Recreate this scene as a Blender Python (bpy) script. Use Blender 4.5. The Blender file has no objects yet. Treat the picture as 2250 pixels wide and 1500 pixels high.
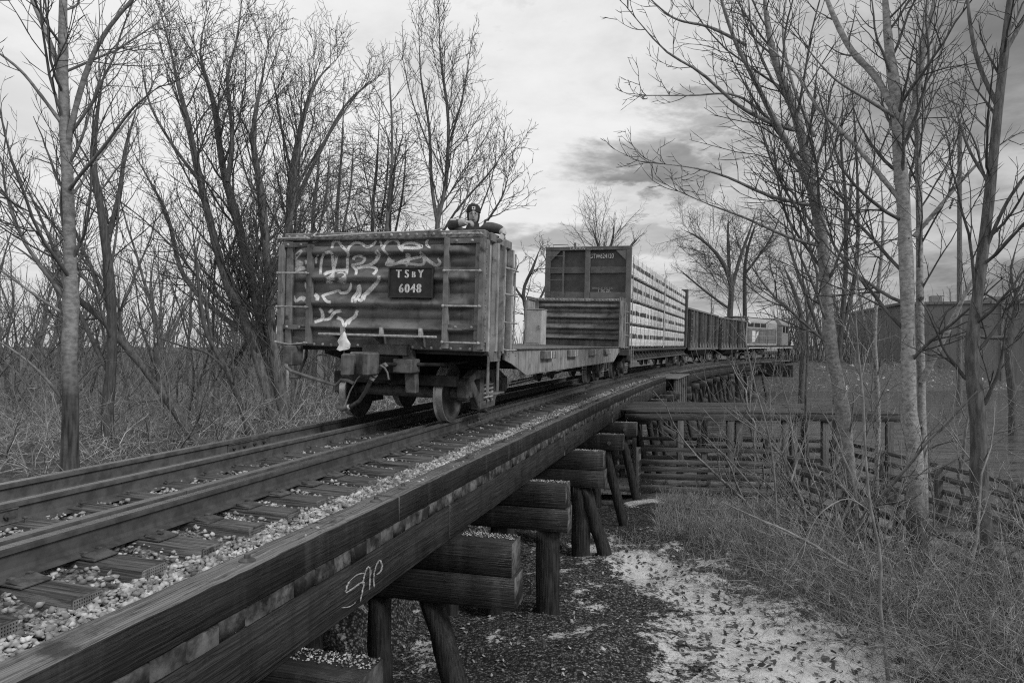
import bpy, bmesh, math, random
import numpy as np
from mathutils import Matrix, Vector
R = math.radians
rng = np.random.default_rng(7)
random.seed(7)
S = bpy.context.scene
COL = S.collection

# ---------------------------------------------------------------- camera, world, sun, exposure
EYE = 1.08; F = 1500.0; HZ = 758.6                      # metres above rail, focal length and horizon of a 2250 px wide frame
cam_d = bpy.data.cameras.new('camera'); cam = bpy.data.objects.new('camera', cam_d); COL.objects.link(cam)
cam.location = (0, 0, EYE); cam.rotation_euler = (R(90), 0, 0)
cam_d.sensor_width = 36; cam_d.lens = 36 * F / 2250; cam_d.shift_y = (HZ - 750) / 2250
cam_d.clip_start = .05; cam_d.clip_end = 3000
S.camera = cam
SUN_EL, SUN_AZ = R(38), R(125)                          # azimuth measured from +Y towards +X
w = bpy.data.worlds.new('World'); S.world = w; w.use_nodes = True
nt = w.node_tree; nt.nodes.clear()
def N(t, **k):
    n = nt.nodes.new(t)
    for a, b in k.items(): setattr(n, a, b)
    return n
def L(a, b): nt.links.new(a, b)
def mth(op, a, b=None, c=None, clamp=False):
    n = N('ShaderNodeMath', operation=op, use_clamp=clamp)
    for i, v in enumerate((a, b, c)):
        if v is None: continue
        if isinstance(v, (int, float)): n.inputs[i].default_value = v
        else: L(v, n.inputs[i])
    return n.outputs[0]
def mrange(v, a, b, c=0., d=1., smooth=True):
    n = N('ShaderNodeMapRange'); n.interpolation_type = 'SMOOTHSTEP' if smooth else 'LINEAR'
    L(v, n.inputs[0])
    for i, x in enumerate((a, b, c, d)): n.inputs[i + 1].default_value = x
    return n.outputs[0]
sky = N('ShaderNodeTexSky', sky_type='NISHITA', sun_disc=False)
sky.sun_elevation = SUN_EL; sky.sun_rotation = SUN_AZ; sky.air_density = 1.5; sky.dust_density = 3
bw = N('ShaderNodeRGBToBW'); L(sky.outputs[0], bw.inputs[0])
tc = N('ShaderNodeTexCoord'); sep = N('ShaderNodeSeparateXYZ'); L(tc.outputs['Generated'], sep.inputs[0])
den = mth('ADD', mth('MAXIMUM', sep.outputs[2], 0.), .16)
comb = N('ShaderNodeCombineXYZ'); L(mth('DIVIDE', sep.outputs[0], den), comb.inputs[0]); L(mth('DIVIDE', sep.outputs[1], den), comb.inputs[1])
def cloud(scale, loc, detail=7, rough=.55, dist=.5):
    mp = N('ShaderNodeMapping'); mp.inputs['Location'].default_value = loc; mp.inputs['Scale'].default_value = (scale,) * 3
    L(comb.outputs[0], mp.inputs[0])
    n = N('ShaderNodeTexNoise'); n.inputs['Scale'].default_value = 1; n.inputs['Detail'].default_value = detail
    n.inputs['Roughness'].default_value = rough; n.inputs['Distortion'].default_value = dist * .3
    L(mp.outputs[0], n.inputs['Vector']); return n.outputs['Fac']
c1 = cloud(.5, (3.1, 1.2, 0)); c2 = cloud(1.5, (7.7, 2.4, 1.), 8, .6, .8); c3 = cloud(3.2, (1.3, 4.4, 2.), 7, .62, .6)
def blob(cx, cy, rx, ry):
    """one bank of cloud, ragged at its edge, at a place on the cloud layer"""
    sx = mth('DIVIDE', mth('ADD', mth('SUBTRACT', mth('DIVIDE', sep.outputs[0], den), cx), mth('MULTIPLY', mth('SUBTRACT', c2, .5), 1.1)), rx)
    sy = mth('DIVIDE', mth('ADD', mth('SUBTRACT', mth('DIVIDE', sep.outputs[1], den), cy), mth('MULTIPLY', mth('SUBTRACT', c3, .5), 1.5)), ry)
    return mrange(mth('SQRT', mth('ADD', mth('MULTIPLY', sx, sx), mth('MULTIPLY', sy, sy))), .45, 1.12, 1., 0.)
east = mrange(sep.outputs[0], .08, .58)                                   # a bank of darker cloud lies over the east
t = mth('ADD', mth('ADD', mth('ADD', mth('MULTIPLY', c1, .45), mth('MULTIPLY', c2, .35)), mth('MULTIPLY', c3, .2)), mth('MULTIPLY', east, .19))
dark = mrange(t, .45, .80)
for bl_ in ((blob(.52, 2.28, .40, .46), .85), (blob(.42, 3.2, .8, .45), .55), (blob(1.15, 1.8, .8, .9), .6), (blob(-1.8, 1.7, .8, .8), .35), (blob(.2, 1.2, .9, .25), .2)):
    dark = mth('MAXIMUM', dark, mth('MULTIPLY', mth('MULTIPLY', bl_[0], mrange(c2, .25, .7, .55, 1.15)), bl_[1]))
cl = mrange(dark, 0, 1, 1.0, .20, False)
hazy = mrange(sep.outputs[2], -.02, .26, .80, 1.0)
val = mth('MULTIPLY', mth('MULTIPLY', cl, hazy), 5.35)
val = mth('ADD', mth('MULTIPLY', val, .93), mth('MULTIPLY', bw.outputs[0], .05))
bg = N('ShaderNodeBackground'); L(val, bg.inputs[0]); bg.inputs[1].default_value = .13
wo = N('ShaderNodeOutputWorld'); L(bg.outputs[0], wo.inputs[0])
sun_d = bpy.data.lights.new('sun', 'SUN'); sun_d.energy = 1.5; sun_d.angle = R(15); sun_d.color = (1, 1, 1)
sun = bpy.data.objects.new('sun', sun_d); COL.objects.link(sun)
sv = Vector((math.sin(SUN_AZ) * math.cos(SUN_EL), math.cos(SUN_AZ) * math.cos(SUN_EL), math.sin(SUN_EL)))
sun.rotation_euler = sv.to_track_quat('Z', 'Y').to_euler()
S.view_settings.view_transform = 'Standard'; S.view_settings.look = 'None'; S.view_settings.exposure = .42; S.view_settings.gamma = 1
S.view_settings.use_curve_mapping = False
S.cycles.max_bounces = 5; S.cycles.transparent_max_bounces = 12; S.cycles.use_denoising = False; S.cycles.sample_clamp_indirect = 2.5; S.cycles.filter_width = 1.15

# ---------------------------------------------------------------- materials (the photograph is black and white: every colour is a grey)
MAT = {}
def mat(name, lo, hi, scale=4., stretch=(1, 1, 1), rough=.8, bump=.3, bdist=.01, metal=0., detail=8, coat=None, patch=None, contrast=(.35, .65),
        streak=None, spec=.4, rnd=True, crack=None):
    """noise between two greys; patch=(grey, scale, lo, hi): worn patches; streak=(grey, scale): runs down the face; dots: mesh of holes"""
    m = bpy.data.materials.new(name); m.use_nodes = True; t = m.node_tree; b = t.nodes['Principled BSDF']; MAT[name] = m
    def nn(ty, **k):
        n = t.nodes.new(ty)
        for a, v in k.items(): setattr(n, a, v)
        return n
    tc = nn('ShaderNodeTexCoord'); oi = nn('ShaderNodeObjectInfo')
    add = nn('ShaderNodeVectorMath', operation='ADD'); t.links.new(tc.outputs['Object'], add.inputs[0])
    if rnd:
        mu = nn('ShaderNodeMath', operation='MULTIPLY'); mu.inputs[1].default_value = 37.; t.links.new(oi.outputs['Random'], mu.inputs[0]); t.links.new(mu.outputs[0], add.inputs[1])
    def noise(sc, st, det=detail, ro=.62, dist=0.):
        mp = nn('ShaderNodeMapping'); mp.inputs['Scale'].default_value = st; t.links.new(add.outputs[0], mp.inputs[0])
        n = nn('ShaderNodeTexNoise'); n.inputs['Scale'].default_value = sc; n.inputs['Detail'].default_value = det; n.inputs['Roughness'].default_value = ro; n.inputs['Distortion'].default_value = dist
        t.links.new(mp.outputs[0], n.inputs['Vector']); return n.outputs['Fac']
    def rng_(v, a, b_, c, d):
        n = nn('ShaderNodeMapRange'); n.interpolation_type = 'SMOOTHSTEP'; t.links.new(v, n.inputs[0])
        for i, x in enumerate((a, b_, c, d)): n.inputs[i + 1].default_value = x
        return n.outputs[0]
    n1 = noise(scale, stretch); col = rng_(n1, contrast[0], contrast[1], lo, hi)
    def mix(fac, a, g):
        n = nn('ShaderNodeMix', data_type='FLOAT'); t.links.new(fac, n.inputs[0]); t.links.new(a, n.inputs[2])
        if isinstance(g, (int, float)): n.inputs[3].default_value = g
        else: t.links.new(g, n.inputs[3])
        return n.outputs[0]
    if rnd:
        r2 = rng_(oi.outputs['Random'], 0, 1, .82, 1.18); mm = nn('ShaderNodeMath', operation='MULTIPLY'); t.links.new(col, mm.inputs[0]); t.links.new(r2, mm.inputs[1]); col = mm.outputs[0]
    if patch:
        col = mix(rng_(noise(patch[1], (1, 1, 1), 10, .68), patch[2], patch[3], 0, 1), col, patch[0])
    if streak:
        col = mix(rng_(noise(streak[1], (1, 1, .07), 6, .6), .5, .68, 0, streak[2] if len(streak) > 2 else .8), col, streak[0])
    if crack:
        cn = noise(crack[0], crack[1], 5, .55); sb = nn('ShaderNodeMath', operation='SUBTRACT'); t.links.new(cn, sb.inputs[0]); sb.inputs[1].default_value = .5
        ab = nn('ShaderNodeMath', operation='ABSOLUTE'); t.links.new(sb.outputs[0], ab.inputs[0]); col = mix(rng_(ab.outputs[0], .003, .02, crack[2], 0), col, .006)
    if coat:
        bigger = noise(coat[1], (1, 1, 1), 4, .5); rr = rng_(bigger, .4, .6, coat[0], rough); t.links.new(rr, b.inputs['Roughness'])
    else: b.inputs['Roughness'].default_value = rough
    t.links.new(col, b.inputs['Base Color'])
    b.inputs['Metallic'].default_value = metal; b.inputs['Specular IOR Level'].default_value = spec
    if bump:
        bp = nn('ShaderNodeBump'); bp.inputs['Strength'].default_value = bump; bp.inputs['Distance'].default_value = bdist
        t.links.new(n1, bp.inputs['Height']); t.links.new(bp.outputs[0], b.inputs['Normal'])
    return m
GRAIN = (.5, 20, 20)
mat('creosote', .007, .030, 3.2, GRAIN, .72, .9, .02, coat=(.38, 3.), contrast=(.34, .68), streak=(.09, 5., .35), crack=(3.4, (.22, 7, 7), .8))
mat('creosote_top', .08, .22, 3.5, GRAIN, .85, .9, .015, contrast=(.33, .68), patch=(.05, 2.2, .56, .68), crack=(3.4, (.22, 7, 7), .8))
mat('stringer_wood', .011, .05, 3.2, GRAIN, .75, 1., .02, coat=(.4, 3.), contrast=(.36, .7), streak=(.012, 6., .7), crack=(3.4, (.22, 7, 7), .8))
mat('plank_end', .035, .15, 9., (1, 1, 1), .85, 1., .01, patch=(.012, 3., .5, .6))
mat('pile_wood', .010, .045, 4., (9, 9, .5), .75, 1., .02, coat=(.45, 4.), patch=(.13, 2.2, .62, .68))
mat('roof_wood', .03, .09, 3., GRAIN, .85, .7, .01, patch=(.13, 1.2, .6, .7))
mat('end_plate_steel', .12, .24, 18., (1, 1, 1), .6, .4, .004, patch=(.05, 9., .5, .65))
mat('grey_wood', .10, .24, 3., GRAIN, .9, .7, .01, patch=(.07, 2., .55, .65), crack=(3.4, (.22, 7, 7), .8))
mat('boardwalk_wood', .07, .17, 3., GRAIN, .85, .7, .01, patch=(.18, 1.5, .6, .7))
mat('tie_wood', .04, .16, 3.5, GRAIN, .85, 1., .015, contrast=(.36, .7), crack=(2.2, (.2, 9, 9), .7))
mat('rail_steel', .055, .10, 8., (1, 1, 1), .62, .25, .004, coat=(.5, 5.), patch=(.12, 3., .58, .72))
mat('rail_head', .16, .26, 9., (.3, 6, 6), .36, .12, .002, metal=.75)
mat('guard_head', .12, .2, 9., (.3, 6, 6), .5, .2, .002, metal=.4)
mat('fitting_steel', .04, .10, 14., (1, 1, 1), .65, .4, .005)
mat('stone', .15, .44, 7., (1, 1, 1), .9, .5, .01)
mat('bed_gravel', .06, .30, 40., (1, 1, 1), .95, 1., .03, rnd=False)
mat('car_end_paint', .10, .19, 2.2, (1, 1, 3), .6, .25, .006, patch=(.035, 1.6, .57, .72), streak=(.05, 9., .55))
mat('car_frame_paint', .13, .24, 5., (1, 1, 1), .6, .35, .006, patch=(.04, 4., .55, .68), streak=(.055, 14., .5))
mat('car_side_paint', .24, .40, 4., (1, 1, 1), .6, .3, .005, patch=(.06, 3., .56, .7), streak=(.07, 11., .7))
mat('worn_bar', .22, .42, 18., (1, 1, 1), .5, .4, .004)
mat('under_steel', .012, .04, 8., (1, 1, 1), .75, .5, .01)
mat('truck_steel', .06, .13, 9., (1, 1, 1), .65, .5, .01)
mat('wheel_plate', .035, .08, 6., (1, 1, 1), .6, .3, .006, patch=(.15, 7., .6, .7))
mat('wheel_tread', .34, .6, 5., (1, 1, 1), .34, .1, .002, metal=.55)
mat('coupler_steel', .08, .17, 7., (1, 1, 1), .6, .5, .01, patch=(.2, 6., .6, .7))
mat('hose_rubber', .03, .07, 20., (1, 1, 1), .55, .4, .004)
mat('band_white', .45, .62, 20., (1, 1, 1), .6, .2, .003)
mat('sign_black', .012, .03, 10., (1, 1, 1), .5, .3, .003, patch=(.12, 8., .62, .72))
mat('letter_white', .55, .75, 30., (1, 1, 1), .7, .1, .002)
mat('letter_grey', .28, .4, 30., (1, 1, 1), .7, .1, .002)
mat('cloth_white', .5, .68, 8., (1, 1, 1), .9, .4, .006)
mat('cabinet_paint', .38, .52, 3., (1, 1, 1), .55, .2, .004, patch=(.2, 5., .6, .72), streak=(.25, 16., .5))
mat('bulkhead_paint', .055, .085, 3., (1, 1, 1), .55, .2, .004, patch=(.035, 4., .58, .7))
mat('bulkhead_frame', .10, .145, 3., (1, 1, 1), .55, .2, .004, patch=(.05, 4., .58, .7))
mat('wrap_white', .62, .8, 2.5, (1, 1, 4), .45, .5, .02, patch=(.4, 2.5, .55, .68))
mat('wrap_print', .05, .1, 6., (1, 1, 1), .5, .3, .01)
mat('dunnage', .06, .14, 6., (1, 1, 1), .85, .5, .01)
mat('strap', .05, .08, 6., (1, 1, 1), .5, .1, .002)
mat('gondola_paint', .022, .055, 4., (1, 1, 1), .65, .4, .006, patch=(.09, 5., .6, .7))
mat('gondola_rib', .11, .2, 5., (1, 1, 1), .6, .4, .006, streak=(.03, 12., .7))
mat('loco_dark', .03, .05, 4., (1, 1, 1), .45, .2, .004)
mat('loco_light', .28, .36, 4., (1, 1, 1), .5, .2, .004, streak=(.2, 10., .5))
mat('loco_mid', .14, .2, 4., (1, 1, 1), .5, .2, .004)
mat('glass_dark', .01, .02, 4., (1, 1, 1), .1, 0, .0)
mat('bark_pale', .15, .35, 5., (2.2, 2.2, 3.6), .85, .7, .012, patch=(.04, 5., .60, .68), contrast=(.3, .68))
def poplar_foot():
    t = MAT['bark_pale'].node_tree; b = t.nodes['Principled BSDF']; src = b.inputs['Base Color'].links[0].from_socket; nd = t.nodes.new; lk = t.links.new
    tc = nd('ShaderNodeTexCoord'); sp = nd('ShaderNodeSeparateXYZ'); lk(tc.outputs['Object'], sp.inputs[0]); n = nd('ShaderNodeTexNoise'); n.inputs['Scale'].default_value = 2.5; lk(tc.outputs['Object'], n.inputs['Vector'])
    ad = nd('ShaderNodeMath'); ad.operation = 'MULTIPLY_ADD'; lk(n.outputs['Fac'], ad.inputs[0]); ad.inputs[1].default_value = -1.6; lk(sp.outputs[2], ad.inputs[2])
    mr = nd('ShaderNodeMapRange'); mr.inputs[1].default_value = .3; mr.inputs[2].default_value = 1.3; lk(ad.outputs[0], mr.inputs[0])
    mp = nd('ShaderNodeMapping'); mp.inputs['Scale'].default_value = (18, 18, 2.2); lk(tc.outputs['Object'], mp.inputs[0]); n2 = nd('ShaderNodeTexNoise'); n2.inputs['Scale'].default_value = 1; n2.inputs['Detail'].default_value = 8; lk(mp.outputs[0], n2.inputs['Vector'])
    m2 = nd('ShaderNodeMapRange'); m2.inputs[1].default_value = .35; m2.inputs[2].default_value = .65; m2.inputs[3].default_value = .02; m2.inputs[4].default_value = .10; lk(n2.outputs['Fac'], m2.inputs[0])
    mx = nd('ShaderNodeMix'); mx.data_type = 'FLOAT'; lk(mr.outputs[0], mx.inputs[0]); lk(m2.outputs[0], mx.inputs[2]); lk(src, mx.inputs[3]); lk(mx.outputs[0], b.inputs['Base Color'])
poplar_foot()
mat('bark_mid', .07, .16, 5., (4, 4, .8), .9, 1., .015)
mat('bark_dark', .05, .115, 5., (5, 5, .8), .9, 1., .015)
mat('twig_pale', .14, .26, 6., rough=.85, bump=0)
mat('twig_mid', .08, .16, 6., rough=.85, bump=0)
mat('twig_dark', .055, .12, 6., rough=.9, bump=0)
mat('cane', .14, .58, 5., rough=.9, bump=0, contrast=(.38, .66))
mat('straw', .13, .42, 4., rough=.9, bump=0, contrast=(.3, .7))
mat('dead_leaf', .03, .10, 3., rough=.85, bump=0)
mat('brick_far', .11, .18, 9., (1, 1, 3), .9, .3, .02, streak=(.04, 3., .4))
mat('roof_band', .20, .28, 2., (1, 1, 1), .8, .1, .01)
mat('jacket', .05, .09, 9., (1, 1, 1), .85, .5, .01)
mat('hood_knit', .02, .04, 30., (1, 1, 1), .95, .5, .004)
mat('skin', .30, .38, 10., (1, 1, 1), .55, .1, .002)
mat('glove', .33, .48, 16., (1, 1, 1), .8, .5, .006)
mat('eye_dark', .015, .02, 5., (1, 1, 1), .4, 0)
m = mat('lens_glass', .05, .05, 4., (1, 1, 1), .05, 0); m.node_tree.nodes['Principled BSDF'].inputs['Alpha'].default_value = .25
m = mat('water', .05, .08, 1.2, (.45, 1.6, 1), .07, .0, .0, rnd=False)
def water_waves():
    t = MAT['water'].node_tree; b = t.nodes['Principled BSDF']
    tc = t.nodes.new('ShaderNodeTexCoord'); outs = []
    prev = None
    for sc, st, stg, d in ((.28, (.45, 1.3, 1), 1., 1.1), (1.1, (.5, 1.6, 1), 1., .28)):
        mp = t.nodes.new('ShaderNodeMapping'); mp.inputs['Scale'].default_value = st; t.links.new(tc.outputs['Object'], mp.inputs[0])
        n = t.nodes.new('ShaderNodeTexNoise'); n.inputs['Scale'].default_value = sc; n.inputs['Detail'].default_value = 5; t.links.new(mp.outputs[0], n.inputs['Vector'])
        bp = t.nodes.new('ShaderNodeBump'); bp.inputs['Strength'].default_value = stg; bp.inputs['Distance'].default_value = d
        t.links.new(n.outputs['Fac'], bp.inputs['Height'])
        if prev is not None: t.links.new(prev, bp.inputs['Normal'])
        prev = bp.outputs[0]
    t.links.new(prev, b.inputs['Normal'])
water_waves()
def spray_mat():
    m = bpy.data.materials.new('spray_paint'); m.use_nodes = True; MAT['spray_paint'] = m; t = m.node_tree; b = t.nodes['Principled BSDF']
    b.inputs['Base Color'].default_value = (.85, .85, .85, 1); b.inputs['Roughness'].default_value = .75
    a = t.nodes.new('ShaderNodeAttribute'); a.attribute_name = 'cover'
    n = t.nodes.new('ShaderNodeTexNoise'); n.inputs['Scale'].default_value = 45; tc = t.nodes.new('ShaderNodeTexCoord'); t.links.new(tc.outputs['Object'], n.inputs['Vector'])
    mr = t.nodes.new('ShaderNodeMapRange'); mr.inputs[1].default_value = .3; mr.inputs[2].default_value = .7; mr.inputs[3].default_value = .55; mr.inputs[4].default_value = 1.1
    t.links.new(n.outputs['Fac'], mr.inputs[0])
    mu = t.nodes.new('ShaderNodeMath'); mu.operation = 'MULTIPLY'; mu.use_clamp = True; t.links.new(a.outputs['Fac'], mu.inputs[0]); t.links.new(mr.outputs[0], mu.inputs[1]); t.links.new(mu.outputs[0], b.inputs['Alpha'])
spray_mat()

# ---------------------------------------------------------------- object and mesh helpers
def tag(o, label=None, cat=None, group=None, kind=None):
    if label: o['label'] = label
    if cat: o['category'] = cat
    if group: o['group'] = group
    if kind: o['kind'] = kind
    return o
def link(name, data, parent=None, mx=None):
    o = bpy.data.objects.new(name, data); COL.objects.link(o)
    if parent is not None: o.parent = parent
    if mx is not None: o.matrix_local = mx
    return o
def root(name, label, cat, mx=None, group=None, kind=None):
    o = link(name, None, None, mx); o.empty_display_size = .2
    return tag(o, label, cat, group, kind)
def npmesh(name, v, quads=None, tris=None, m=None, smooth=False):
    v = np.asarray(v, np.float32).reshape(-1, 3); me = bpy.data.meshes.new(name)
    q = np.zeros((0, 4), np.int32) if quads is None else np.asarray(quads, np.int32).reshape(-1, 4)
    t = np.zeros((0, 3), np.int32) if tris is None else np.asarray(tris, np.int32).reshape(-1, 3)
    me.vertices.add(len(v)); me.vertices.foreach_set('co', v.ravel())
    me.loops.add(len(q) * 4 + len(t) * 3); me.loops.foreach_set('vertex_index', np.concatenate([q.ravel(), t.ravel()]))
    me.polygons.add(len(q) + len(t))
    st = np.concatenate([np.arange(len(q)) * 4, len(q) * 4 + np.arange(len(t)) * 3]).astype(np.int32)
    me.polygons.foreach_set('loop_start', st)
    if smooth: me.polygons.foreach_set('use_smooth', np.ones(len(q) + len(t), bool))
    me.update(calc_edges=True); me.validate()
    if m: me.materials.append(MAT[m])
    return me
class MB:
    def __init__(s): s.v = []; s.f = []
    def add(s, vs, fs):
        k = len(s.v); s.v += [tuple(map(float, p)) for p in vs]; s.f += [tuple(i + k for i in f) for f in fs]; return s
    def box(s, x0, x1, y0, y1, z0, z1, mx=None):
        vs = [Vector(p) for p in ((x0, y0, z0), (x1, y0, z0), (x1, y1, z0), (x0, y1, z0), (x0, y0, z1), (x1, y0, z1), (x1, y1, z1), (x0, y1, z1))]
        if mx is not None: vs = [mx @ p for p in vs]
        return s.add(vs, ((0, 3, 2, 1), (4, 5, 6, 7), (0, 1, 5, 4), (1, 2, 6, 5), (2, 3, 7, 6), (3, 0, 4, 7)))
    def prism(s, prof, axis, a0, a1):
        """profile polygon (two coordinates in the order of the remaining axes) extruded along axis"""
        def P(p, a): return {'x': (a, p[0], p[1]), 'y': (p[0], a, p[1]), 'z': (p[0], p[1], a)}[axis]
        n = len(prof)
        vs = [P(p, a0) for p in prof] + [P(p, a1) for p in prof]
        fs = [(i, (i + 1) % n, n + (i + 1) % n, n + i) for i in range(n)] + [tuple(range(n - 1, -1, -1)), tuple(range(n, 2 * n))]
        return s.add(vs, fs)
    def tube(s, pts, r, n=8, cap=True):
        pts = [Vector(p) for p in pts]; m = len(pts); rr = r if isinstance(r, (list, tuple)) else [r] * m
        vs = []; up = None
        for i, p in enumerate(pts):
            d = (pts[min(i + 1, m - 1)] - pts[max(i - 1, 0)]).normalized()
            if up is None: up = d.orthogonal().normalized()
            up = (up - d * up.dot(d)).normalized(); sd = d.cross(up)
            vs += [p + (up * math.cos(2 * math.pi * k / n) + sd * math.sin(2 * math.pi * k / n)) * rr[i] for k in range(n)]
        fs = [(i * n + k, i * n + (k + 1) % n, (i + 1) * n + (k + 1) % n, (i + 1) * n + k) for i in range(m - 1) for k in range(n)]
        if cap: fs += [tuple(range(n - 1, -1, -1)), tuple(range((m - 1) * n, m * n))]
        return s.add(vs, fs)
    def lathe(s, prof, axis='x', n=32, c=(0, 0, 0), closed=False):
        """profile of (along, radius) about an axis"""
        vs = []
        for a, r in prof:
            for k in range(n):
                u, w_ = r * math.cos(2 * math.pi * k / n), r * math.sin(2 * math.pi * k / n)
                p = {'x': (a, u, w_), 'y': (u, a, w_), 'z': (u, w_, a)}[axis]; vs.append((p[0] + c[0], p[1] + c[1], p[2] + c[2]))
        m = len(prof)
        fs = [(i * n + k, i * n + (k + 1) % n, (i + 1) * n + (k + 1) % n, (i + 1) * n + k) for i in range(m - 1) for k in range(n)]
        if closed: fs += [((m - 1) * n + k, (m - 1) * n + (k + 1) % n, (k + 1) % n, k) for k in range(n)]
        else: fs += [tuple(range(n - 1, -1, -1)), tuple(range((m - 1) * n, m * n))]
        return s.add(vs, fs)
    def mesh(s, name, m, bevel=0., smooth=False, seg=1):
        me = bpy.data.meshes.new(name); me.from_pydata(s.v, [], s.f); me.materials.append(MAT[m])
        b = bmesh.new(); b.from_mesh(me)
        bmesh.ops.recalc_face_normals(b, faces=b.faces)
        if bevel: bmesh.ops.bevel(b, geom=[e for e in b.edges if e.calc_face_angle(0) > .5], offset=bevel, segments=seg, affect='EDGES', clamp_overlap=True)
        b.to_mesh(me); b.free()
        if smooth:
            me.polygons.foreach_set('use_smooth', np.ones(len(me.polygons), bool)); me.set_sharp_from_angle(angle=R(38))
        return me
    def build(s, name, m, parent=None, bevel=0., smooth=False, mx=None, seg=1):
        return link(name, s.mesh(name, m, bevel, smooth, seg), parent, mx)
def bx(name, m, parent, x0, x1, y0, y1, z0, z1, bevel=0., mx=None): return MB().box(x0, x1, y0, y1, z0, z1).build(name, m, parent, bevel, False, mx)
def timber_mesh(name, Ln, wd, ht, m, seg=24, jit=.004, ch=.012, sd=0, endm='plank_end', topm=None):
    """a sawn timber along X from 0 to Ln, width along Y (0..wd), height -ht..0, with worn uneven arrises"""
    jit *= .6; ch *= .5
    r = np.random.default_rng(sd + 11); a, b = wd / 2, ht / 2
    cs = np.array([(-a + ch, b), (a - ch, b), (a, b - ch), (a, -b + ch), (a - ch, -b), (-a + ch, -b), (-a, -b + ch), (-a, b - ch)])
    xs = np.linspace(0, Ln, seg + 1); v = np.zeros((seg + 1, 8, 3)); v[:, :, 0] = xs[:, None]; v[:, :, 1:] = cs[None]
    v[:, :, 1:] += r.normal(0, jit, (seg + 1, 8, 2)); v[:, :, 1:] += np.cumsum(r.normal(0, jit * .25, (seg + 1, 1, 2)), 0)
    v[0, :, 0] += r.normal(0, jit, 8); v[-1, :, 0] += r.normal(0, jit, 8)
    v[:, :, 1] += a; v[:, :, 2] -= b
    i = np.arange(seg)[:, None] * 8; k = np.arange(8)[None]; k2 = (k + 1) % 8
    q = np.stack([i + k, i + k2, i + 8 + k2, i + 8 + k], -1).reshape(-1, 4)[:, ::-1]
    caps = []
    for base, o in ((0, 1), (seg * 8, -1)):
        for f in ((0, 1, 2, 7), (7, 2, 3, 6), (6, 3, 4, 5)): caps.append([base + j for j in f][::o])
    me = npmesh(name, v, np.concatenate([q, np.array(caps)]), None, m); me.materials.append(MAT[endm])
    for p in list(me.polygons)[-6:]: p.material_index = 1
    if topm:
        me.materials.append(MAT[topm])
        for i_ in range(seg): me.polygons[i_ * 8].material_index = 2
    return me
def text_mesh(body, size, m, extrude=.002, align='CENTER', spacing=1.):
    c = bpy.data.curves.new('t', 'FONT'); c.body = body; c.size = size; c.extrude = extrude; c.align_x = align; c.align_y = 'CENTER'; c.space_character = spacing
    o = bpy.data.objects.new('t', c); COL.objects.link(o); dg = bpy.context.evaluated_depsgraph_get()
    me = bpy.data.meshes.new_from_object(o.evaluated_get(dg)); bpy.data.objects.remove(o); me.materials.clear(); me.materials.append(MAT[m]); return me
def W(px, py, D): return Vector(((px - 1125) / F * D, D, EYE - (py - HZ) / F * D))     # a point of the place, from where it shows and its distance

# ---------------------------------------------------------------- the track's alignment: a right-hand curve that tightens
GRADE, CANT = -.0043, .0297
ts = np.linspace(-14, 130, 2881); tk = np.clip(.000954 + .000106 * ts, 0, .0088)
def cumtrap(y): return np.concatenate([[0], np.cumsum((y[1:] + y[:-1]) / 2 * np.diff(ts))])
th = cumtrap(tk); th += .2779 - np.interp(0, ts, th)
tx = cumtrap(np.sin(th)); ty = cumtrap(np.cos(th)); tx += -2.881 - np.interp(0, ts, tx); ty += 6.0 - np.interp(0, ts, ty)
def tp(s, off=0., z=0., cant=True):
    h = np.interp(s, ts, th); x = np.interp(s, ts, tx) + np.cos(h) * off; y = np.interp(s, ts, ty) - np.sin(h) * off
    return Vector((x, y, GRADE * s + z - (off * CANT if cant else 0)))
def tmx(s, off=0., z=0., cant=True):
    """frame at chainage s: X right, Y along the track, Z up"""
    h = float(np.interp(s, ts, th)); p = tp(s, off, z, cant)
    return Matrix.Translation(p) @ Matrix.Rotation(-h, 4, 'Z') @ Matrix.Rotation(CANT if cant else 0., 4, 'Y')
def chord(sa, sb, off=0., z=0., cant=False):
    """frame whose X runs from chainage sa to sb along an offset line, plus the length"""
    a, b = tp(sa, off, z, cant), tp(sb, off, z, cant); d = b - a; ln = d.length; d.normalize()
    yv = Vector((0, 0, 1)).cross(d).normalized(); zv = d.cross(yv)
    return Matrix(((d.x, yv.x, zv.x, a.x), (d.y, yv.y, zv.y, a.y), (d.z, yv.z, zv.z, a.z), (0, 0, 0, 1))), ln

# ---------------------------------------------------------------- ground and river
RIVER = np.array([(5., 29.), (4., 24.6), (9., 23.5), (13.2, 21.), (14., 14.), (17., 6.), (24., -10.), (60., -60.), (400., -60.), (400., 90.), (120., 82.), (70., 78.), (30., 76.), (16., 79.), (12., 100.), (0., 160.), (-30., 160.), (-10., 110.), (4., 75.), (6.5, 45.)])
def poly_sd(x, y, P):
    x = np.asarray(x, float); y = np.asarray(y, float); d = np.full(x.shape, 1e18); ins = np.zeros(x.shape, bool)
    for i in range(len(P)):
        a, b = P[i], P[(i + 1) % len(P)]; e = b - a; wx, wy = x - a[0], y - a[1]
        t_ = np.clip((wx * e[0] + wy * e[1]) / (e @ e), 0, 1); d = np.minimum(d, (wx - e[0] * t_) ** 2 + (wy - e[1] * t_) ** 2)
        c = ((a[1] <= y) != (b[1] <= y)) & ((x - a[0]) < (y - a[1]) * e[0] / (e[1] if e[1] else 1e-9)); ins ^= c
    return np.where(ins, -1, 1) * np.sqrt(d)
def sm(v, a, b): t_ = np.clip((v - a) / (b - a), 0, 1); return t_ * t_ * (3 - 2 * t_)
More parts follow.
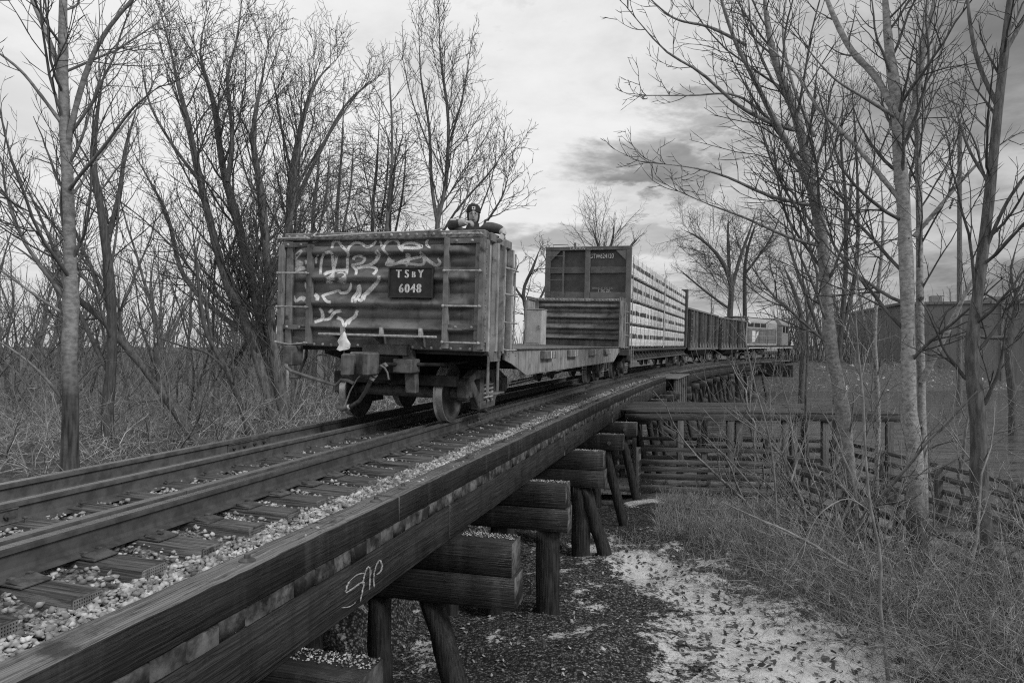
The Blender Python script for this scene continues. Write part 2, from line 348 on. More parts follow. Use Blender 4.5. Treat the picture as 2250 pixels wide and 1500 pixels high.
_o = np.random.default_rng(3); WV = [( _o.uniform(-1, 1, 2) * f, _o.uniform(0, 6), a) for f, a in ((.25, .12), (.5, .09), (.9, .07), (1.7, .045), (3.1, .025), (5.5, .014)) for _ in range(3)]
def zg(x, y):
    x = np.asarray(x, float); y = np.asarray(y, float); sh = x.shape; x = x.ravel(); y = y.ravel()
    ii = np.arange(0, len(ts), 20); best = np.full(x.shape, 1e18); off = np.zeros(x.shape); st = np.zeros(x.shape)
    for i in ii:
        dx, dy = x - tx[i], y - ty[i]; d = dx * dx + dy * dy; m_ = d < best
        o = dx * math.cos(th[i]) - dy * math.sin(th[i]); best = np.where(m_, d, best); off = np.where(m_, np.where(o > 0, 1, -1) * np.sqrt(d), off); st = np.where(m_, ts[i], st)
    left = -.80 - .035 * np.clip(-off - 2, 0, 22); right = -3.12 + .5 * sm(x, 6.5, 10.5) * (1 - sm(y, 10., 14.)) - .25 * sm(y, 15., 22.)
    z = left + (right - left) * sm(off, -2.6, .6)
    far = -.5 - .055 * np.clip(np.abs(off) - 2.5, 0, 40)
    z = z + (far - z) * sm(y, 60, 76)
    bank = np.minimum(-.62, -.62 - (y - 1.1) * .72)                                   # the bank the photographer stands on
    z = np.maximum(z, np.where(off > .5, bank, -9))
    sd = poly_sd(x, y, RIVER); z = -4.7 + (z + 4.7) * sm(sd, -3.0, 2.6)
    for k, p, a in WV: z = z + a * np.sin(k[0] * x * 2 + k[1] * y * 2 + p) * .6
    return z.reshape(sh)
def axis(parts): return np.unique(np.concatenate([np.arange(a, b, st) for a, b, st in parts]).round(4))
gx = axis([(-900, -100, 80), (-100, -30, 5), (-30, -3, .9), (-3, 13, .16), (13, 30, .9), (30, 110, 5), (110, 901, 80)])
gy = axis([(-300, -20, 40), (-20, -2, 2), (-2, 4, .5), (4, 20, .16), (20, 40, .8), (40, 110, 3), (110, 1600, 90)])
GX, GY = np.meshgrid(gx, gy); GZ = zg(GX, GY)
nx_, ny_ = len(gx), len(gy); ii = (np.arange(ny_ - 1)[:, None] * nx_ + np.arange(nx_ - 1)[None]).ravel()
gm = npmesh('ground', np.stack([GX, GY, GZ], -1), np.stack([ii, ii + 1, ii + 1 + nx_, ii + nx_], -1), None, None, True)
SNOW = np.array([(1.5, 14.6), (2.6, 14.9), (3.7, 13.9), (3.9, 12.2), (4.6, 10.7), (5.6, 9.7), (6., 8.4), (5.6, 7.2), (2.0, 7.2), (2.15, 9.2), (2.5, 11.2), (1.7, 12.8)])
def snow_w(x, y):
    v = np.clip(.46 - poly_sd(x, y, SNOW) * .42, 0, .86)
    v = np.maximum(v, np.clip(.9 - np.abs(y - (18.6 - .05 * (x - 3))) * 1.1, 0, .75) * (x > 3) * (x < 8))        # drifted along the boardwalk
    v = np.maximum(v, .10 * sm(y, 70, 78) * sm(x, 0, 10)); v = np.maximum(v, .16 * (np.abs(x - 1) < 5) * (y < 16))
    return v
at = gm.attributes.new('snow', 'FLOAT', 'POINT'); at.data.foreach_set('value', snow_w(GX, GY).ravel().astype(np.float32))
# trail gravel close to the trestle, leaf litter elsewhere
at = gm.attributes.new('gravel', 'FLOAT', 'POINT'); at.data.foreach_set('value', (np.clip(1 - np.maximum(GX - 3.2, 0) * .6, 0, 1) * (GY < 19) * (GX > -3)).ravel().astype(np.float32))
def ground_mat():
    m = bpy.data.materials.new('ground'); m.use_nodes = True; t = m.node_tree; b = t.nodes['Principled BSDF']; b.inputs['Roughness'].default_value = .95; b.inputs['Specular IOR Level'].default_value = .2
    lk = t.links.new; nd = t.nodes.new
    tc = nd('ShaderNodeTexCoord')
    def noise(sc, det=8, ro=.65):
        n = nd('ShaderNodeTexNoise'); n.inputs['Scale'].default_value = sc; n.inputs['Detail'].default_value = det; n.inputs['Roughness'].default_value = ro; lk(tc.outputs['Object'], n.inputs['Vector']); return n.outputs['Fac']
    def mr(v, a, b_, c, d):
        n = nd('ShaderNodeMapRange'); n.interpolation_type = 'SMOOTHSTEP'; lk(v, n.inputs[0])
        for i, x in enumerate((a, b_, c, d)): n.inputs[i + 1].default_value = x
        return n.outputs[0]
    def mix(f, a, b_):
        n = nd('ShaderNodeMix'); n.data_type = 'FLOAT'; lk(f, n.inputs[0]); lk(a, n.inputs[2]); lk(b_, n.inputs[3]); return n.outputs[0]
    def ma(op, a, b_):
        n = nd('ShaderNodeMath'); n.operation = op
        for i, v in enumerate((a, b_)):
            if isinstance(v, (int, float)): n.inputs[i].default_value = v
            else: lk(v, n.inputs[i])
        return n.outputs[0]
    litter = mr(noise(7., 10, .75), .35, .68, .045, .16)
    vor = nd('ShaderNodeTexVoronoi'); vor.inputs['Scale'].default_value = 34; lk(tc.outputs['Object'], vor.inputs['Vector'])
    gv = mr(vor.outputs['Distance'], .1, .6, .10, .03); sp = nd('ShaderNodeSeparateColor'); lk(vor.outputs['Color'], sp.inputs[0])
    gv = ma('MULTIPLY', gv, mr(sp.outputs[0], .3, 1., .5, 3.2))
    ag = nd('ShaderNodeAttribute'); ag.attribute_name = 'gravel'; col = mix(ag.outputs['Fac'], litter, gv)
    a = nd('ShaderNodeAttribute'); a.attribute_name = 'snow'
    f = ma('ADD', ma('ADD', a.outputs['Fac'], ma('MULTIPLY', ma('SUBTRACT', noise(1.3, 12, .75), .5), 3.2)), ma('MULTIPLY', ma('SUBTRACT', noise(11., 8, .75), .5), 1.5))
    f = mr(f, .40, .62, 0, 1)
    sn = mr(noise(5., 8, .7),   .3, .7, .48, .78); col = mix(f, col, sn); lk(col, b.inputs['Base Color'])
    bp = nd('ShaderNodeBump'); bp.inputs['Strength'].default_value = .9; bp.inputs['Distance'].default_value = .05; lk(noise(22., 8, .7), bp.inputs['Height']); lk(bp.outputs[0], b.inputs['Normal'])
    MAT['ground'] = m; return m
gm.materials.append(ground_mat())
tag(link('ground', gm), kind='structure')
wx = axis([(-80, 400, 20)]); WZ = -3.92
v = np.array([(-80, 4, WZ), (420, 4, WZ), (420, 200, WZ), (-80, 200, WZ)]); v2 = np.array([(13, -70, WZ), (420, -70, WZ), (420, 4, WZ), (13, 4, WZ)])
tag(link('river', npmesh('river', np.concatenate([v, v2]), [(0, 1, 2, 3), (4, 5, 6, 7)], None, 'water')), kind='structure')

# ---------------------------------------------------------------- timber trestle
tre = root('timber_trestle', 'dark creosoted timber railway trestle curving away to the right over the river', 'trestle')
CZ, CO = -.285, 1.75                                   # curb top and outer face
S1, S2A, S2B = 28.6, 34.2, 69.                         # end of the near deck, start and end of the far deck
def timbers(name, joints, off, z, wd, ht, m, seg=26, jit=.004, gap=.006, drop=None):
    out = []
    for i in range(len(joints) - 1):
        mx, ln = chord(joints[i] + gap, joints[i + 1] - gap, off + random.uniform(-.008, .008), z + (random.uniform(-.012, .006) if drop is None else drop))
        o = link(name, timber_mesh(name, ln, wd, ht, 'creosote' if m == 'creosote_top' else m, seg, jit, .012, random.randrange(9999), 'plank_end', 'creosote_top' if m == 'creosote_top' else None), tre, mx); out.append((o, joints[i], ln, mx))
    return out
J1 = [-9.2, -4.4, .67, 5.8, 10.6, 15.2, 19.8, 24.4, S1]
curbs = timbers('curb_timber', J1, CO, CZ, .25, .22, 'creosote_top', 44, .0035)
timbers('curb_timber', [-9.2, -3.5, 2, 7, 12, 17, 22, S1], -1.45, CZ, .25, .22, 'creosote_top', 12)
timbers('curb_timber', [S2A, 40, 46, 52, 58, 64, S2B], CO, CZ, .25, .22, 'creosote_top', 12)
# washers and bolts through the curb
bm_ = MB().lathe([(0, .052), (.010, .05), (.022, .026)], 'z', 18).lathe([(.018, .02), (.045, .019)], 'z', 6); bolt_me = bm_.mesh('bolt', 'fitting_steel', 0, False)
for sb in (-3.1, -1.3, .45, 1.0, 2.9, 4.4, 6.1, 7.9, 10.3, 12.4, 14.8, 17., 19.3, 22., 25.):
    for o, s0, ln, cm in curbs:
        if s0 <= sb < s0 + ln:
            p = tp(sb, CO - .12, CZ, False); loc = cm.inverted() @ p; loc.z = .003
            link('bolt', bolt_me, o, Matrix.Translation(loc))
# transverse deck planks: their ends show between curb and stringer
pl = []
for k in range(3):
    pl.append(timber_mesh('deck_plank', .244 - .003 * k, 3.42, .115, 'plank_end', 1, .003, .006, 50 + k))
s_ = -9.; k = 0
while s_ < S2B:
    if s_ < S1 - .25 or s_ > S2A:
        mx, _ = chord(s_, s_ + .25, CO - random.uniform(0, .02), CZ - .226 - random.uniform(0, .004))
        link('deck_plank', pl[k % 3], tre, mx)
    s_ += .252; k += 1
for jo, off, m_, sg in (([-9.2, -6.2, -2.2, 1.95, 4.9, 8.0, 11.1, 14.2, 17.2, 20.3, 23.4, S1], CO - .012, 'stringer_wood', 30), ([-9.2, 0., 8.0, 17.2, S1], .75, 'creosote', 6), ([-9.2, 0., 8.0, 17.2, S1], -.1, 'creosote', 6), ([-9.2, 0., 8.0, 17.2, S1], -1.2, 'creosote', 6),
                        ([S2A, 41, 48, 55, 62, S2B], CO - .012, 'stringer_wood', 10), ([S2A, 48, 62, S2B], 0., 'creosote', 4), ([S2A, 48, 62, S2B], -1.2, 'creosote', 4)):
    timbers('stringer', jo, off, CZ - .346, .22, .38, m_, sg, .004, .004, None if sg > 9 else 0.)
# open span between the two decks: posts, a refuge platform and a deep bulkhead beam
bx('bulkhead_beam', 'creosote', tre, -.2, 2.2, 0, .34, -1.75, -.30, .02, tmx(33.85, 0, 0, False))
bx('refuge_platform', 'grey_wood', tre, 1.15, 2.3, 0, 5.4, -.42, -.36, .01, tmx(28.8, 0, 0, False))
for i in range(6):
    bx('refuge_post', 'grey_wood', tre, 2.05, 2.2, 0, .15, -1.9, -.425, .01, tmx(29. + i * .82, 0, 0, False))
for k in (-.9, .3, 1.3):
    mx, ln = chord(S1 + .02, 33.8, k, -.36); link('stringer', timber_mesh('stringer', ln, .3, .62, 'creosote', 4, .003), tre, mx)
# bents: caps and piles
pile_me = {}
def pile(x0, y0, z0, x1, y1, z1, r, sd, m_='pile_wood', sq=False):
    n = 4 if sq else 12; K = 9; rr = np.random.default_rng(sd); a = np.linspace(0, 2 * math.pi, n, endpoint=False) + (math.pi / 4 if sq else 0)
    t_ = np.linspace(0, 1, K)[:, None]; c = np.array([x0, y0, z0]) * (1 - t_) + np.array([x1, y1, z1]) * t_; c[1:-1, :2] += rr.normal(0, .008, (K - 2, 2))
    ra = r * (1.414 if sq else 1) * (1 if sq else np.linspace(1.0, .86, K))[..., None] * (1 + rr.normal(0, .012 if sq else .03, (K, n))) if not sq else r * 1.414 * (1 + rr.normal(0, .012, (K, n)))
    v = np.stack([c[:, None, 0] + ra * np.cos(a), c[:, None, 1] + ra * np.sin(a), np.repeat(c[:, None, 2], n, 1)], -1)
    i = np.arange(K - 1)[:, None] * n; k = np.arange(n)[None]; k2 = (k + 1) % n
    q = np.stack([i + k, i + k2, i + n + k2, i + n + k], -1).reshape(-1, 4)
    cent = np.concatenate([v.reshape(-1, 3), c[-1:]]); tr = np.stack([(K - 1) * n + np.arange(n), (K - 1) * n + (np.arange(n) + 1) % n, np.full(n, K * n)], -1)
    return npmesh('pile', cent, q, tr, m_, not sq)
CAPZ = CZ - .346 - .385
bents = [(-1.0, 2), (2.15, 2), (5.35, 2), (8.75, 2), (11.5, 1), (14.3, 1), (17.4, 1), (20.4, 1), (23.4, 1), (26.2, 1), (28.9, 1), (33.9, 2)] + [(37.5 + 3.4 * i, 1) for i in range(10)]
peb_spots = []
for bi, (sb, nc) in enumerate(bents):
    mxb = tmx(sb, 0, CAPZ, False)
    half = 2.38 + random.uniform(-.05, .06)
    for c in range(nc):
        me = timber_mesh('cap', half * 2, .34, .352, 'creosote', 10, .0015, .012, bi * 7 + c)
        o = link('cap', me, tre, mxb @ Matrix.Translation((-half + (.03 if c else 0), -.17, -c * .36)))
    if nc == 1: MB().lathe([(-.03, .045), (0, .045)], 'y', 12).build('bolt', 'fitting_steel', o, 0, False, Matrix.Translation((half * 2 - .32, 0, -.18)))
    peb_spots.append((sb, half))
    zt = -.356 * nc
    spots = [(-1.9, -2.5), (-1., -1.1), (-.1, -.1), (.8, .82), (1.42, 1.78)]
    if bi >= 3: spots = [(-1.9, -2.5), (-1.2, -1.3), (-.4, -.4), (.4, .4), (1.2, 1.3), (1.98, 2.32)]
    if bi in (2,): spots = [(-1.9, -2.4), (-.7, -.7), (.45, .45), (1.25, 1.2)]
    if bi in (9, 10): spots = spots[:4]
    for pi_, (a, b) in enumerate(spots):
        pt = mxb @ Vector((a, 0, zt)); gz = float(zg(np.array([pt.x]), np.array([pt.y]))[0]) - .25
        pb = mxb @ Vector((b + (.45 * (b - a) * max(0, (-1.9 - gz)) / 1.5 if pi_ in (0, len(spots) - 1) else 0), random.uniform(-.06, .06), 0))
        me = pile(pb.x, pb.y, min(gz, float(zg(np.array([pb.x]), np.array([pb.y]))[0]) - .2), pt.x, pt.y, pt.z, random.uniform(.135, .165) * (.86 if bi > 3 else 1), bi * 10 + pi_)
        link('pile', me, tre)
    if bi in (2, 3):                                      # square posts set under the cap ends
        pt = mxb @ Vector((2.02 if bi == 2 else 1.9, .05, zt)); gz = float(zg(np.array([pt.x]), np.array([pt.y]))[0]) - .2
        link('post', pile(pt.x, pt.y, gz, pt.x, pt.y, pt.z, .175, 500 + bi, 'pile_wood', True), tre)
    if bi >= 5 and bi % 2:                                # sway braces
        a = mxb @ Vector((-2.2, -.2, -.5)); b = mxb @ Vector((2.25, -.2, -2.9)); d = (b - a); ln = d.length; d.normalize(); yv = Vector((0, 0, 1)).cross(d).normalized(); zv = d.cross(yv)
        link('sway_brace', timber_mesh('sway_brace', ln, .08, .24, 'boardwalk_wood', 3), tre, Matrix(((d.x, yv.x, zv.x, a.x), (d.y, yv.y, zv.y, a.y), (d.z, yv.z, zv.z, a.z), (0, 0, 0, 1))))
# far abutment
bx('abutment_timber', 'creosote', tre, -2.4, 2.9, 0, 3.2, -1.6, -.42, .02, tmx(S2B + .1, 0, 0, False))
bx('abutment_timber', 'creosote', tre, 1.9, 4.6, 0, .4, -1.75, -.55, .02, tmx(S2B + .4, 0, 0, False))
# chalk tag scrawled on the stringer
def ribbon(paths, wid, surf, name, parent, nrm=None, soft=.45, dens=.85):
    """painted strokes: each path of (u, v[, width scale]) is laid on the surface surf(u, v) -> point, normal, with feathered edges"""
    V = []; Q = []; C = []
    for path in paths:
        p = np.array([q[:2] for q in path], float); ws = np.array([(q[2] if len(q) > 2 else 1.) for q in path])
        tt = np.linspace(0, len(p) - 1, (len(p) - 1) * 6 + 1)
        i = np.clip(tt.astype(int), 0, len(p) - 2); f = (tt - i)[:, None]
        p0 = p[np.clip(i - 1, 0, None)]; p1 = p[i]; p2 = p[i + 1]; p3 = p[np.clip(i + 2, None, len(p) - 1)]
        c = .5 * (2 * p1 + (p2 - p0) * f + (2 * p0 - 5 * p1 + 4 * p2 - p3) * f ** 2 + (3 * p1 - p0 - 3 * p2 + p3) * f ** 3)
        wv = np.interp(tt, np.arange(len(p)), ws) * wid
        d = np.gradient(c, axis=0); d /= np.linalg.norm(d, axis=1)[:, None] + 1e-9; nrm_ = np.stack([-d[:, 1], d[:, 0]], -1)
        k = len(V)
        for j in range(len(c)):
            e = min(1, j / 2, (len(c) - 1 - j) / 2)
            for a, cv in ((-1, 0.), (-soft, dens), (soft, dens), (1, 0.)):
                u, v_ = c[j] + nrm_[j] * wv[j] * a; V.append(surf(u, v_)); C.append(cv * max(e, .0))
        for j in range(len(c) - 1):
            for a in range(3): Q.append((k + j * 4 + a, k + j * 4 + a + 1, k + j * 4 + 5 + a, k + j * 4 + 4 + a))
    me = npmesh(name, V, Q, None, 'spray_paint'); me.attributes.new('cover', 'FLOAT', 'POINT').data.foreach_set('value', np.array(C, np.float32))
    return link(name, me, parent)
def face_pt(zx, zy):
    """place on the outer stringer face: chainage along, height down, from the sketch of the tag"""
    px, py = 600 + zx / 2.5, 900 + zy / 2.5; best = None
    for s_ in np.linspace(-1, 3, 161):
        p = tp(s_, CO + .008, 0, False); u = 1125 + F * p.x / p.y
        if best is None or abs(u - px) < best[0]: best = (abs(u - px), s_, p)
    p = best[2]; return (p.x, p.y, EYE - (py - HZ) / F * p.y)
ribbon([[(508, 895, .6), (460, 905), (415, 950), (400, 1000), (430, 985), (480, 950), (500, 950), (490, 1000), (478, 1058, .6)], [(490, 960), (505, 900), (522, 862), (535, 880), (532, 940), (528, 995, .6)], [(556, 975, .6), (553, 920), (565, 860), (585, 825), (598, 850), (592, 885), (565, 905, .7)], [(375, 1085, .5), (420, 1080, .8), (460, 1050, .5)]], 4.6, face_pt, 'chalk_tag', tre, None, .45, .5)

# ---------------------------------------------------------------- railway track
trk = root('railway_track', 'single curved railway track with inner guard rails on ballast over the trestle', 'railway track')
RP = [(-.0345, 0), (.0345, 0), (.0365, -.012), (.036, -.036), (.011, -.048), (.008, -.085), (.008, -.125), (.014, -.148), (.068, -.160), (.070, -.172), (-.070, -.172), (-.068, -.160), (-.014, -.148), (-.008, -.125), (-.008, -.085), (-.011, -.048), (-.036, -.036), (-.0365, -.012)]
def rail(off, z, sa, sb, parent, head='rail_head', step=.6):
    n = max(2, int((sb - sa) / step)); ss = np.linspace(sa, sb, n + 1); P = len(RP); v = []
    for s in ss:
        h = float(np.interp(s, ts, th)); c = tp(s, off, z)
        for a, b in RP: v.append((c.x + math.cos(h) * a, c.y - math.sin(h) * a, c.z + b - a * CANT))
    q = [(i * P + k, i * P + (k + 1) % P, (i + 1) * P + (k + 1) % P, (i + 1) * P + k) for i in range(n) for k in range(P)]
    me = bpy.data.meshes.new('rail'); me.from_pydata(v, [], q + [tuple(range(P - 1, -1, -1)), tuple(range(n * P, n * P + P))])
    me.materials.append(MAT['rail_steel']); me.materials.append(MAT[head])
    for i, f in enumerate(me.polygons):
        if i < len(q) and i % P in (0,): f.material_index = 1
    b = bmesh.new(); b.from_mesh(me); bmesh.ops.recalc_face_normals(b, faces=b.faces); b.to_mesh(me); b.free()
    return link('rail', me, parent)
def joint(rl, off, z, s, side, nb=4, ln=.72):
    """bolted joint bar on one side of a rail"""
    mx = tmx(s, off, z); e = .012 * side
    prof = [(side * .010, -.046), (side * .034, -.040), (side * .036, -.052), (side * .024, -.062), (side * .024, -.125), (side * .046, -.148), (side * .012, -.148)]
    jb = MB().prism(prof, 'y', -ln / 2, ln / 2).build('joint_bar', 'fitting_steel', rl, .003, False, mx)
    for i in range(nb):
        y = -ln / 2 + ln * (i + .5) / nb
        mb = MB().lathe([(0, .021), (.02, .020)], 'x', 6).lathe([(.02, .011), (.038, .010)], 'x', 8)
        mb.build('bolt', 'fitting_steel', rl, 0, False, mx @ Matrix.Translation((side * .025, y, -.093)) @ (Matrix.Rotation(math.pi, 4, 'Z') if side < 0 else Matrix()))
GZ_ = -.042
def rails(off, z, joints, head='rail_head', side=1, nb=4):
    for i in range(len(joints) - 1):
        rl = rail(off, z, joints[i] + .004, joints[i + 1] - .004, trk, head)
        if i: joint(rl, off, z, joints[i], side, nb)
rails(.7525, 0, [-9.5, 5.55, 15.55, 24.6, 40, 57, 92], 'rail_head', 1)
rails(-.7525, 0, [-9.5, 1.85, 13., 25, 40, 57, 92], 'rail_head', 1)
rails(.475, GZ_, [-9.5, -.55, 9.6, 20, 30, 42, 55, 68], 'guard_head', -1)
rails(-.335, GZ_, [-9.5, -1.62, 7.8, 18, 30, 42, 55, 68], 'guard_head', 1)
# ties with plates, spikes and anti-split end plates
TZ = -.185
tie_me = []
for k in range(5):
    me = timber_mesh('tie', 2.59, .19, .18, 'tie_wood', 10, .004, .012, 200 + k); tie_me.append(me)
def end_plate_mesh():
    b = MB(); b.box(0, .004, .012, .213, -.168, -.012); nx2, nz2 = 13, 8
    return b.mesh('end_plate', 'fitting_steel')
def punched_plate():
    """steel anti-split plate punched with rows of slots, standing on the tie end"""
    V = []; Q = []; nx2, nz2 = 12, 9; w0, h0 = .17, .155
    b = MB()
    for j in range(nz2 + 1):
        z = -.012 - h0 * j / nz2; b.box(0, .004, .01, .01 + w0, z - .0035, z + .0035)
    for i in range(nx2 + 1):
        y = .01 + w0 * i / nx2; b.box(.0002, .0038, y - .0032, y + .0032, -.012 - h0, -.012)
    return b.mesh('end_plate', 'end_plate_steel')
ep_me = punched_plate()
tp_mb = MB().box(-.20, .20, -.09, .09, 0, .014)
tp_mb.prism([(-.2, .014), (-.075, .014), (-.075, .03), (-.1, .03)], 'y', -.08, .08); tp_mb.prism([(.075, .014), (.2, .014), (.1, .03), (.075, .03)], 'y', -.08, .08)
plate_me = tp_mb.mesh('tie_plate', 'fitting_steel', .004)
sp_mb = MB().box(-.008, .008, -.008, .008, -.03, .016).box(-.024, .010, -.014, .014, .014, .026); spike_me = sp_mb.mesh('spike', 'fitting_steel', .003)
s_ = -8.1; k = 0
while s_ < 88:
    sk = random.uniform(-.012, .012)
    mx = tmx(s_, 0, TZ) @ Matrix.Rotation(sk, 4, 'Z')
    o = link('tie', tie_me[k % 5], trk, mx @ Matrix.Translation((-1.295 + random.uniform(-.03, .03), -.095, 0)))
    if s_ < 26:
        for off in (.7525, -.7525):
            pm = Matrix.Translation((1.295 + off, .095, .002)); link('tie_plate', plate_me, o, pm)
            if s_ < 14:
                for (dx, dy) in ((.085, -.05), (.085, .055), (-.085, .03), (.14, .0)):
                    if dx == .14 and k % 3: continue
                    link('spike', spike_me, o, pm @ Matrix.Translation((dx, dy, .012)) @ (Matrix.Rotation(math.pi, 4, 'Z') if dx < 0 else Matrix()))
        if s_ < 12: link('end_plate', ep_me, o, Matrix.Translation((2.5925, 0, 0)))
        if s_ < 12:
            link('spike', spike_me, o, Matrix.Translation((1.295 - .335 + .075, .06, .012)))
    s_ += .458; k += 1
# ballast: a bed between the curbs and loose stone heaped on it
bed = []; bs = np.concatenate([np.arange(-9, 30, .25), np.arange(30, 90, 1.)])
bo = np.linspace(-1.45, 1.5, 26); rb = np.random.default_rng(5)
V = [tuple(tp(s, o, TZ - .085 + .028 * (1 - sm(abs(o), .85, 1.2)) - .05 * sm(abs(o), 1.2, 1.5) + rb.normal(0, .008), True)) for s in bs for o in bo]; nb_ = len(bo)
ii = (np.arange(len(bs) - 1)[:, None] * nb_ + np.arange(nb_ - 1)[None]).ravel()
bedq = np.stack([ii, ii + 1, ii + 1 + nb_, ii + nb_], -1)
tag(link('ballast_bed', npmesh('ballast_bed', V, bedq, None, 'bed_gravel')), kind='structure')
IV = np.array([(1, 0, 0), (-1, 0, 0), (0, 1, 0), (0, -1, 0), (0, 0, 1), (0, 0, -1), ], float); IF = np.array([(0, 2, 4), (2, 1, 4), (1, 3, 4), (3, 0, 4), (2, 0, 5), (1, 2, 5), (3, 1, 5), (0, 3, 5)])
IV = np.concatenate([IV, [(.62, .62, .5), (-.6, .62, -.5)]]); IF = np.array([(0, 6, 4), (6, 2, 4), (0, 2, 6), (2, 1, 4), (1, 3, 4), (3, 0, 4), (2, 0, 5), (1, 7, 5), (7, 2, 5), (2, 7, 1), (3, 1, 5), (0, 3, 5)])
def stones(cent, size, seed, name, label, cat):
    r = np.random.default_rng(seed); n = len(cent)
    ax = r.normal(size=(n, 3)); ax /= np.linalg.norm(ax, axis=1)[:, None]; an = r.uniform(0, 6.28, n)
    sc = size[:, None] * r.uniform(.5, 1.4, (n, 3)); vv = IV[None] * (1.12 + r.normal(0, .17, (n, 8, 1))) * sc[:, None]
    c, s = np.cos(an)[:, None, None], np.sin(an)[:, None, None]; a = ax[:, None]
    vv = vv * c + np.cross(np.broadcast_to(a, vv.shape), vv) * s + a * (vv * a).sum(-1, keepdims=True) * (1 - c)
    vv[:, :, 2] *= .7; vv += cent[:, None]; ff = IF[None] + (np.arange(n) * 8)[:, None, None]
    me = npmesh(name, vv, None, ff, 'stone')
    at_ = me.attributes.new('tone', 'FLOAT', 'POINT'); at_.data.foreach_set('value', np.repeat(r.uniform(0, 1, n), 8).astype(np.float32))
    return tag(link(name, me), label, cat, None, 'stuff')
def stone_tone():
    t = MAT['stone'].node_tree; b = t.nodes['Principled BSDF']; src = b.inputs['Base Color'].links[0].from_socket
    a = t.nodes.new('ShaderNodeAttribute'); a.attribute_name = 'tone'; mr = t.nodes.new('ShaderNodeMapRange'); mr.inputs[3].default_value = .5; mr.inputs[4].default_value = 1.35
    t.links.new(a.outputs['Fac'], mr.inputs[0]); mu = t.nodes.new('ShaderNodeMath'); mu.operation = 'MULTIPLY'; t.links.new(src, mu.inputs[0]); t.links.new(mr.outputs[0], mu.inputs[1]); t.links.new(mu.outputs[0], b.inputs['Base Color'])
stone_tone()
def ballast():
    r = np.random.default_rng(21); C = []; Z = []
    def band(sa, sb, n, o0, o1, smin, smax):
        s = r.uniform(sa, sb, n); o = r.uniform(o0, o1, n); ph = ((s + 8.1) / .458 + .5) % 1 - .5
        keep = (np.abs(ph) * .458 > .10) | (np.abs(o) > 1.31)
        s, o = s[keep], o[keep]; z = TZ - .076 + r.uniform(0, .034, len(s)) + .028 * (1 - sm(np.abs(o), .85, 1.2)) - .03 * sm(np.abs(o), 1.3, 1.5)
        h = np.interp(s, ts, th); C.append(np.stack([np.interp(s, ts, tx) + np.cos(h) * o, np.interp(s, ts, ty) - np.sin(h) * o, GRADE * s + z - o * CANT], -1)); Z.append(r.uniform(smin, smax, len(s)))
    band(-5, 6, 17000, -1.42, 1.46, .009, .024); band(-5, 6, 7500, 1.27, 1.48, .010, .026)
    band(6, 16, 4500, -1.42, 1.46, .014, .028); band(6, 16, 3000, 1.27, 1.47, .014, .03); band(16, 29, 2400, -.2, 1.48, .02, .036)
    # a line of stone spilling beyond the far rail, and strays on curb and caps
    band(-5, 20, 2500, -1.7, -1.25, .016, .034)
    s = r.uniform(-1, 16, 90); o = r.uniform(1.53, 1.7, 90); h = np.interp(s, ts, th)
    C.append(np.stack([np.interp(s, ts, tx) + np.cos(h) * o, np.interp(s, ts, ty) - np.sin(h) * o, GRADE * s + CZ + .006 + 0 * s], -1)); Z.append(r.uniform(.008, .018, 90))
    for sb, half in peb_spots[:11]:
        n = 260; m_ = tmx(sb, 0, CAPZ, False); p = np.array([tuple(m_ @ Vector((half * q, y, .008))) for q, y in zip(r.uniform(.74, .995, n), r.uniform(-.02, .165, n))]); C.append(p); Z.append(r.uniform(.003, .011, n))
    stones(np.concatenate(C), np.concatenate(Z), 3, 'ballast', 'pale crushed stone ballast packed around the ties', 'ballast')
ballast()

# ---------------------------------------------------------------- rolling stock: shared pieces
def car_mx(sa, ln):
    a, b = tp(sa), tp(sa + ln); h = math.atan2(b.x - a.x, b.y - a.y)
    return Matrix.Translation(a) @ Matrix.Rotation(-h, 4, 'Z') @ Matrix.Rotation(CANT, 4, 'Y')
def on_plane(mx):
    """local point on the car's plane y = yl that shows at a given place in the photograph"""
    inv = mx.inverted(); o = inv @ Vector((0, 0, EYE)); r3 = inv.to_3x3()
    def f(px, py, yl=0.):
        d = r3 @ Vector(((px - 1125) / F, 1, -(py - HZ) / F)); t_ = (yl - o.y) / d.y; return o + d * t_
    return f
def wheel_mesh():
    P = [(-.068, .36), (-.066, .435), (-.056, .449), (-.042, .440), (-.030, .424), (.062, .416), (.066, .41), (.064, .365), (.035, .345), (.010, .28), (.004, .17), (.03, .14), (.05, .135), (.05, .02), (-.06, .02), (-.06, .13), (-.035, .15), (-.045, .30)]
    me = MB().lathe(P, 'x', 44, closed=True).mesh('wheel', 'wheel_plate', 0, True); me.materials.append(MAT['wheel_tread'])
    for p in me.polygons:
        c = p.center; r = math.hypot(c.y, c.z)
        if r > .405: p.material_index = 1
    return me
WHEEL = wheel_mesh()
AXLE = MB().lathe([(-.98, .06), (-.98, .065), (-.8, .07), (-.7, .085), (.7, .085), (.8, .07), (.98, .065), (.98, .06)], 'x', 14).mesh('axle', 'truck_steel', 0, True)
CAPM = MB().lathe([(-.09, .10), (.03, .10), (.05, .085), (.06, .05), (.075, .048)], 'x', 16).mesh('bearing_cap', 'truck_steel', 0, True)
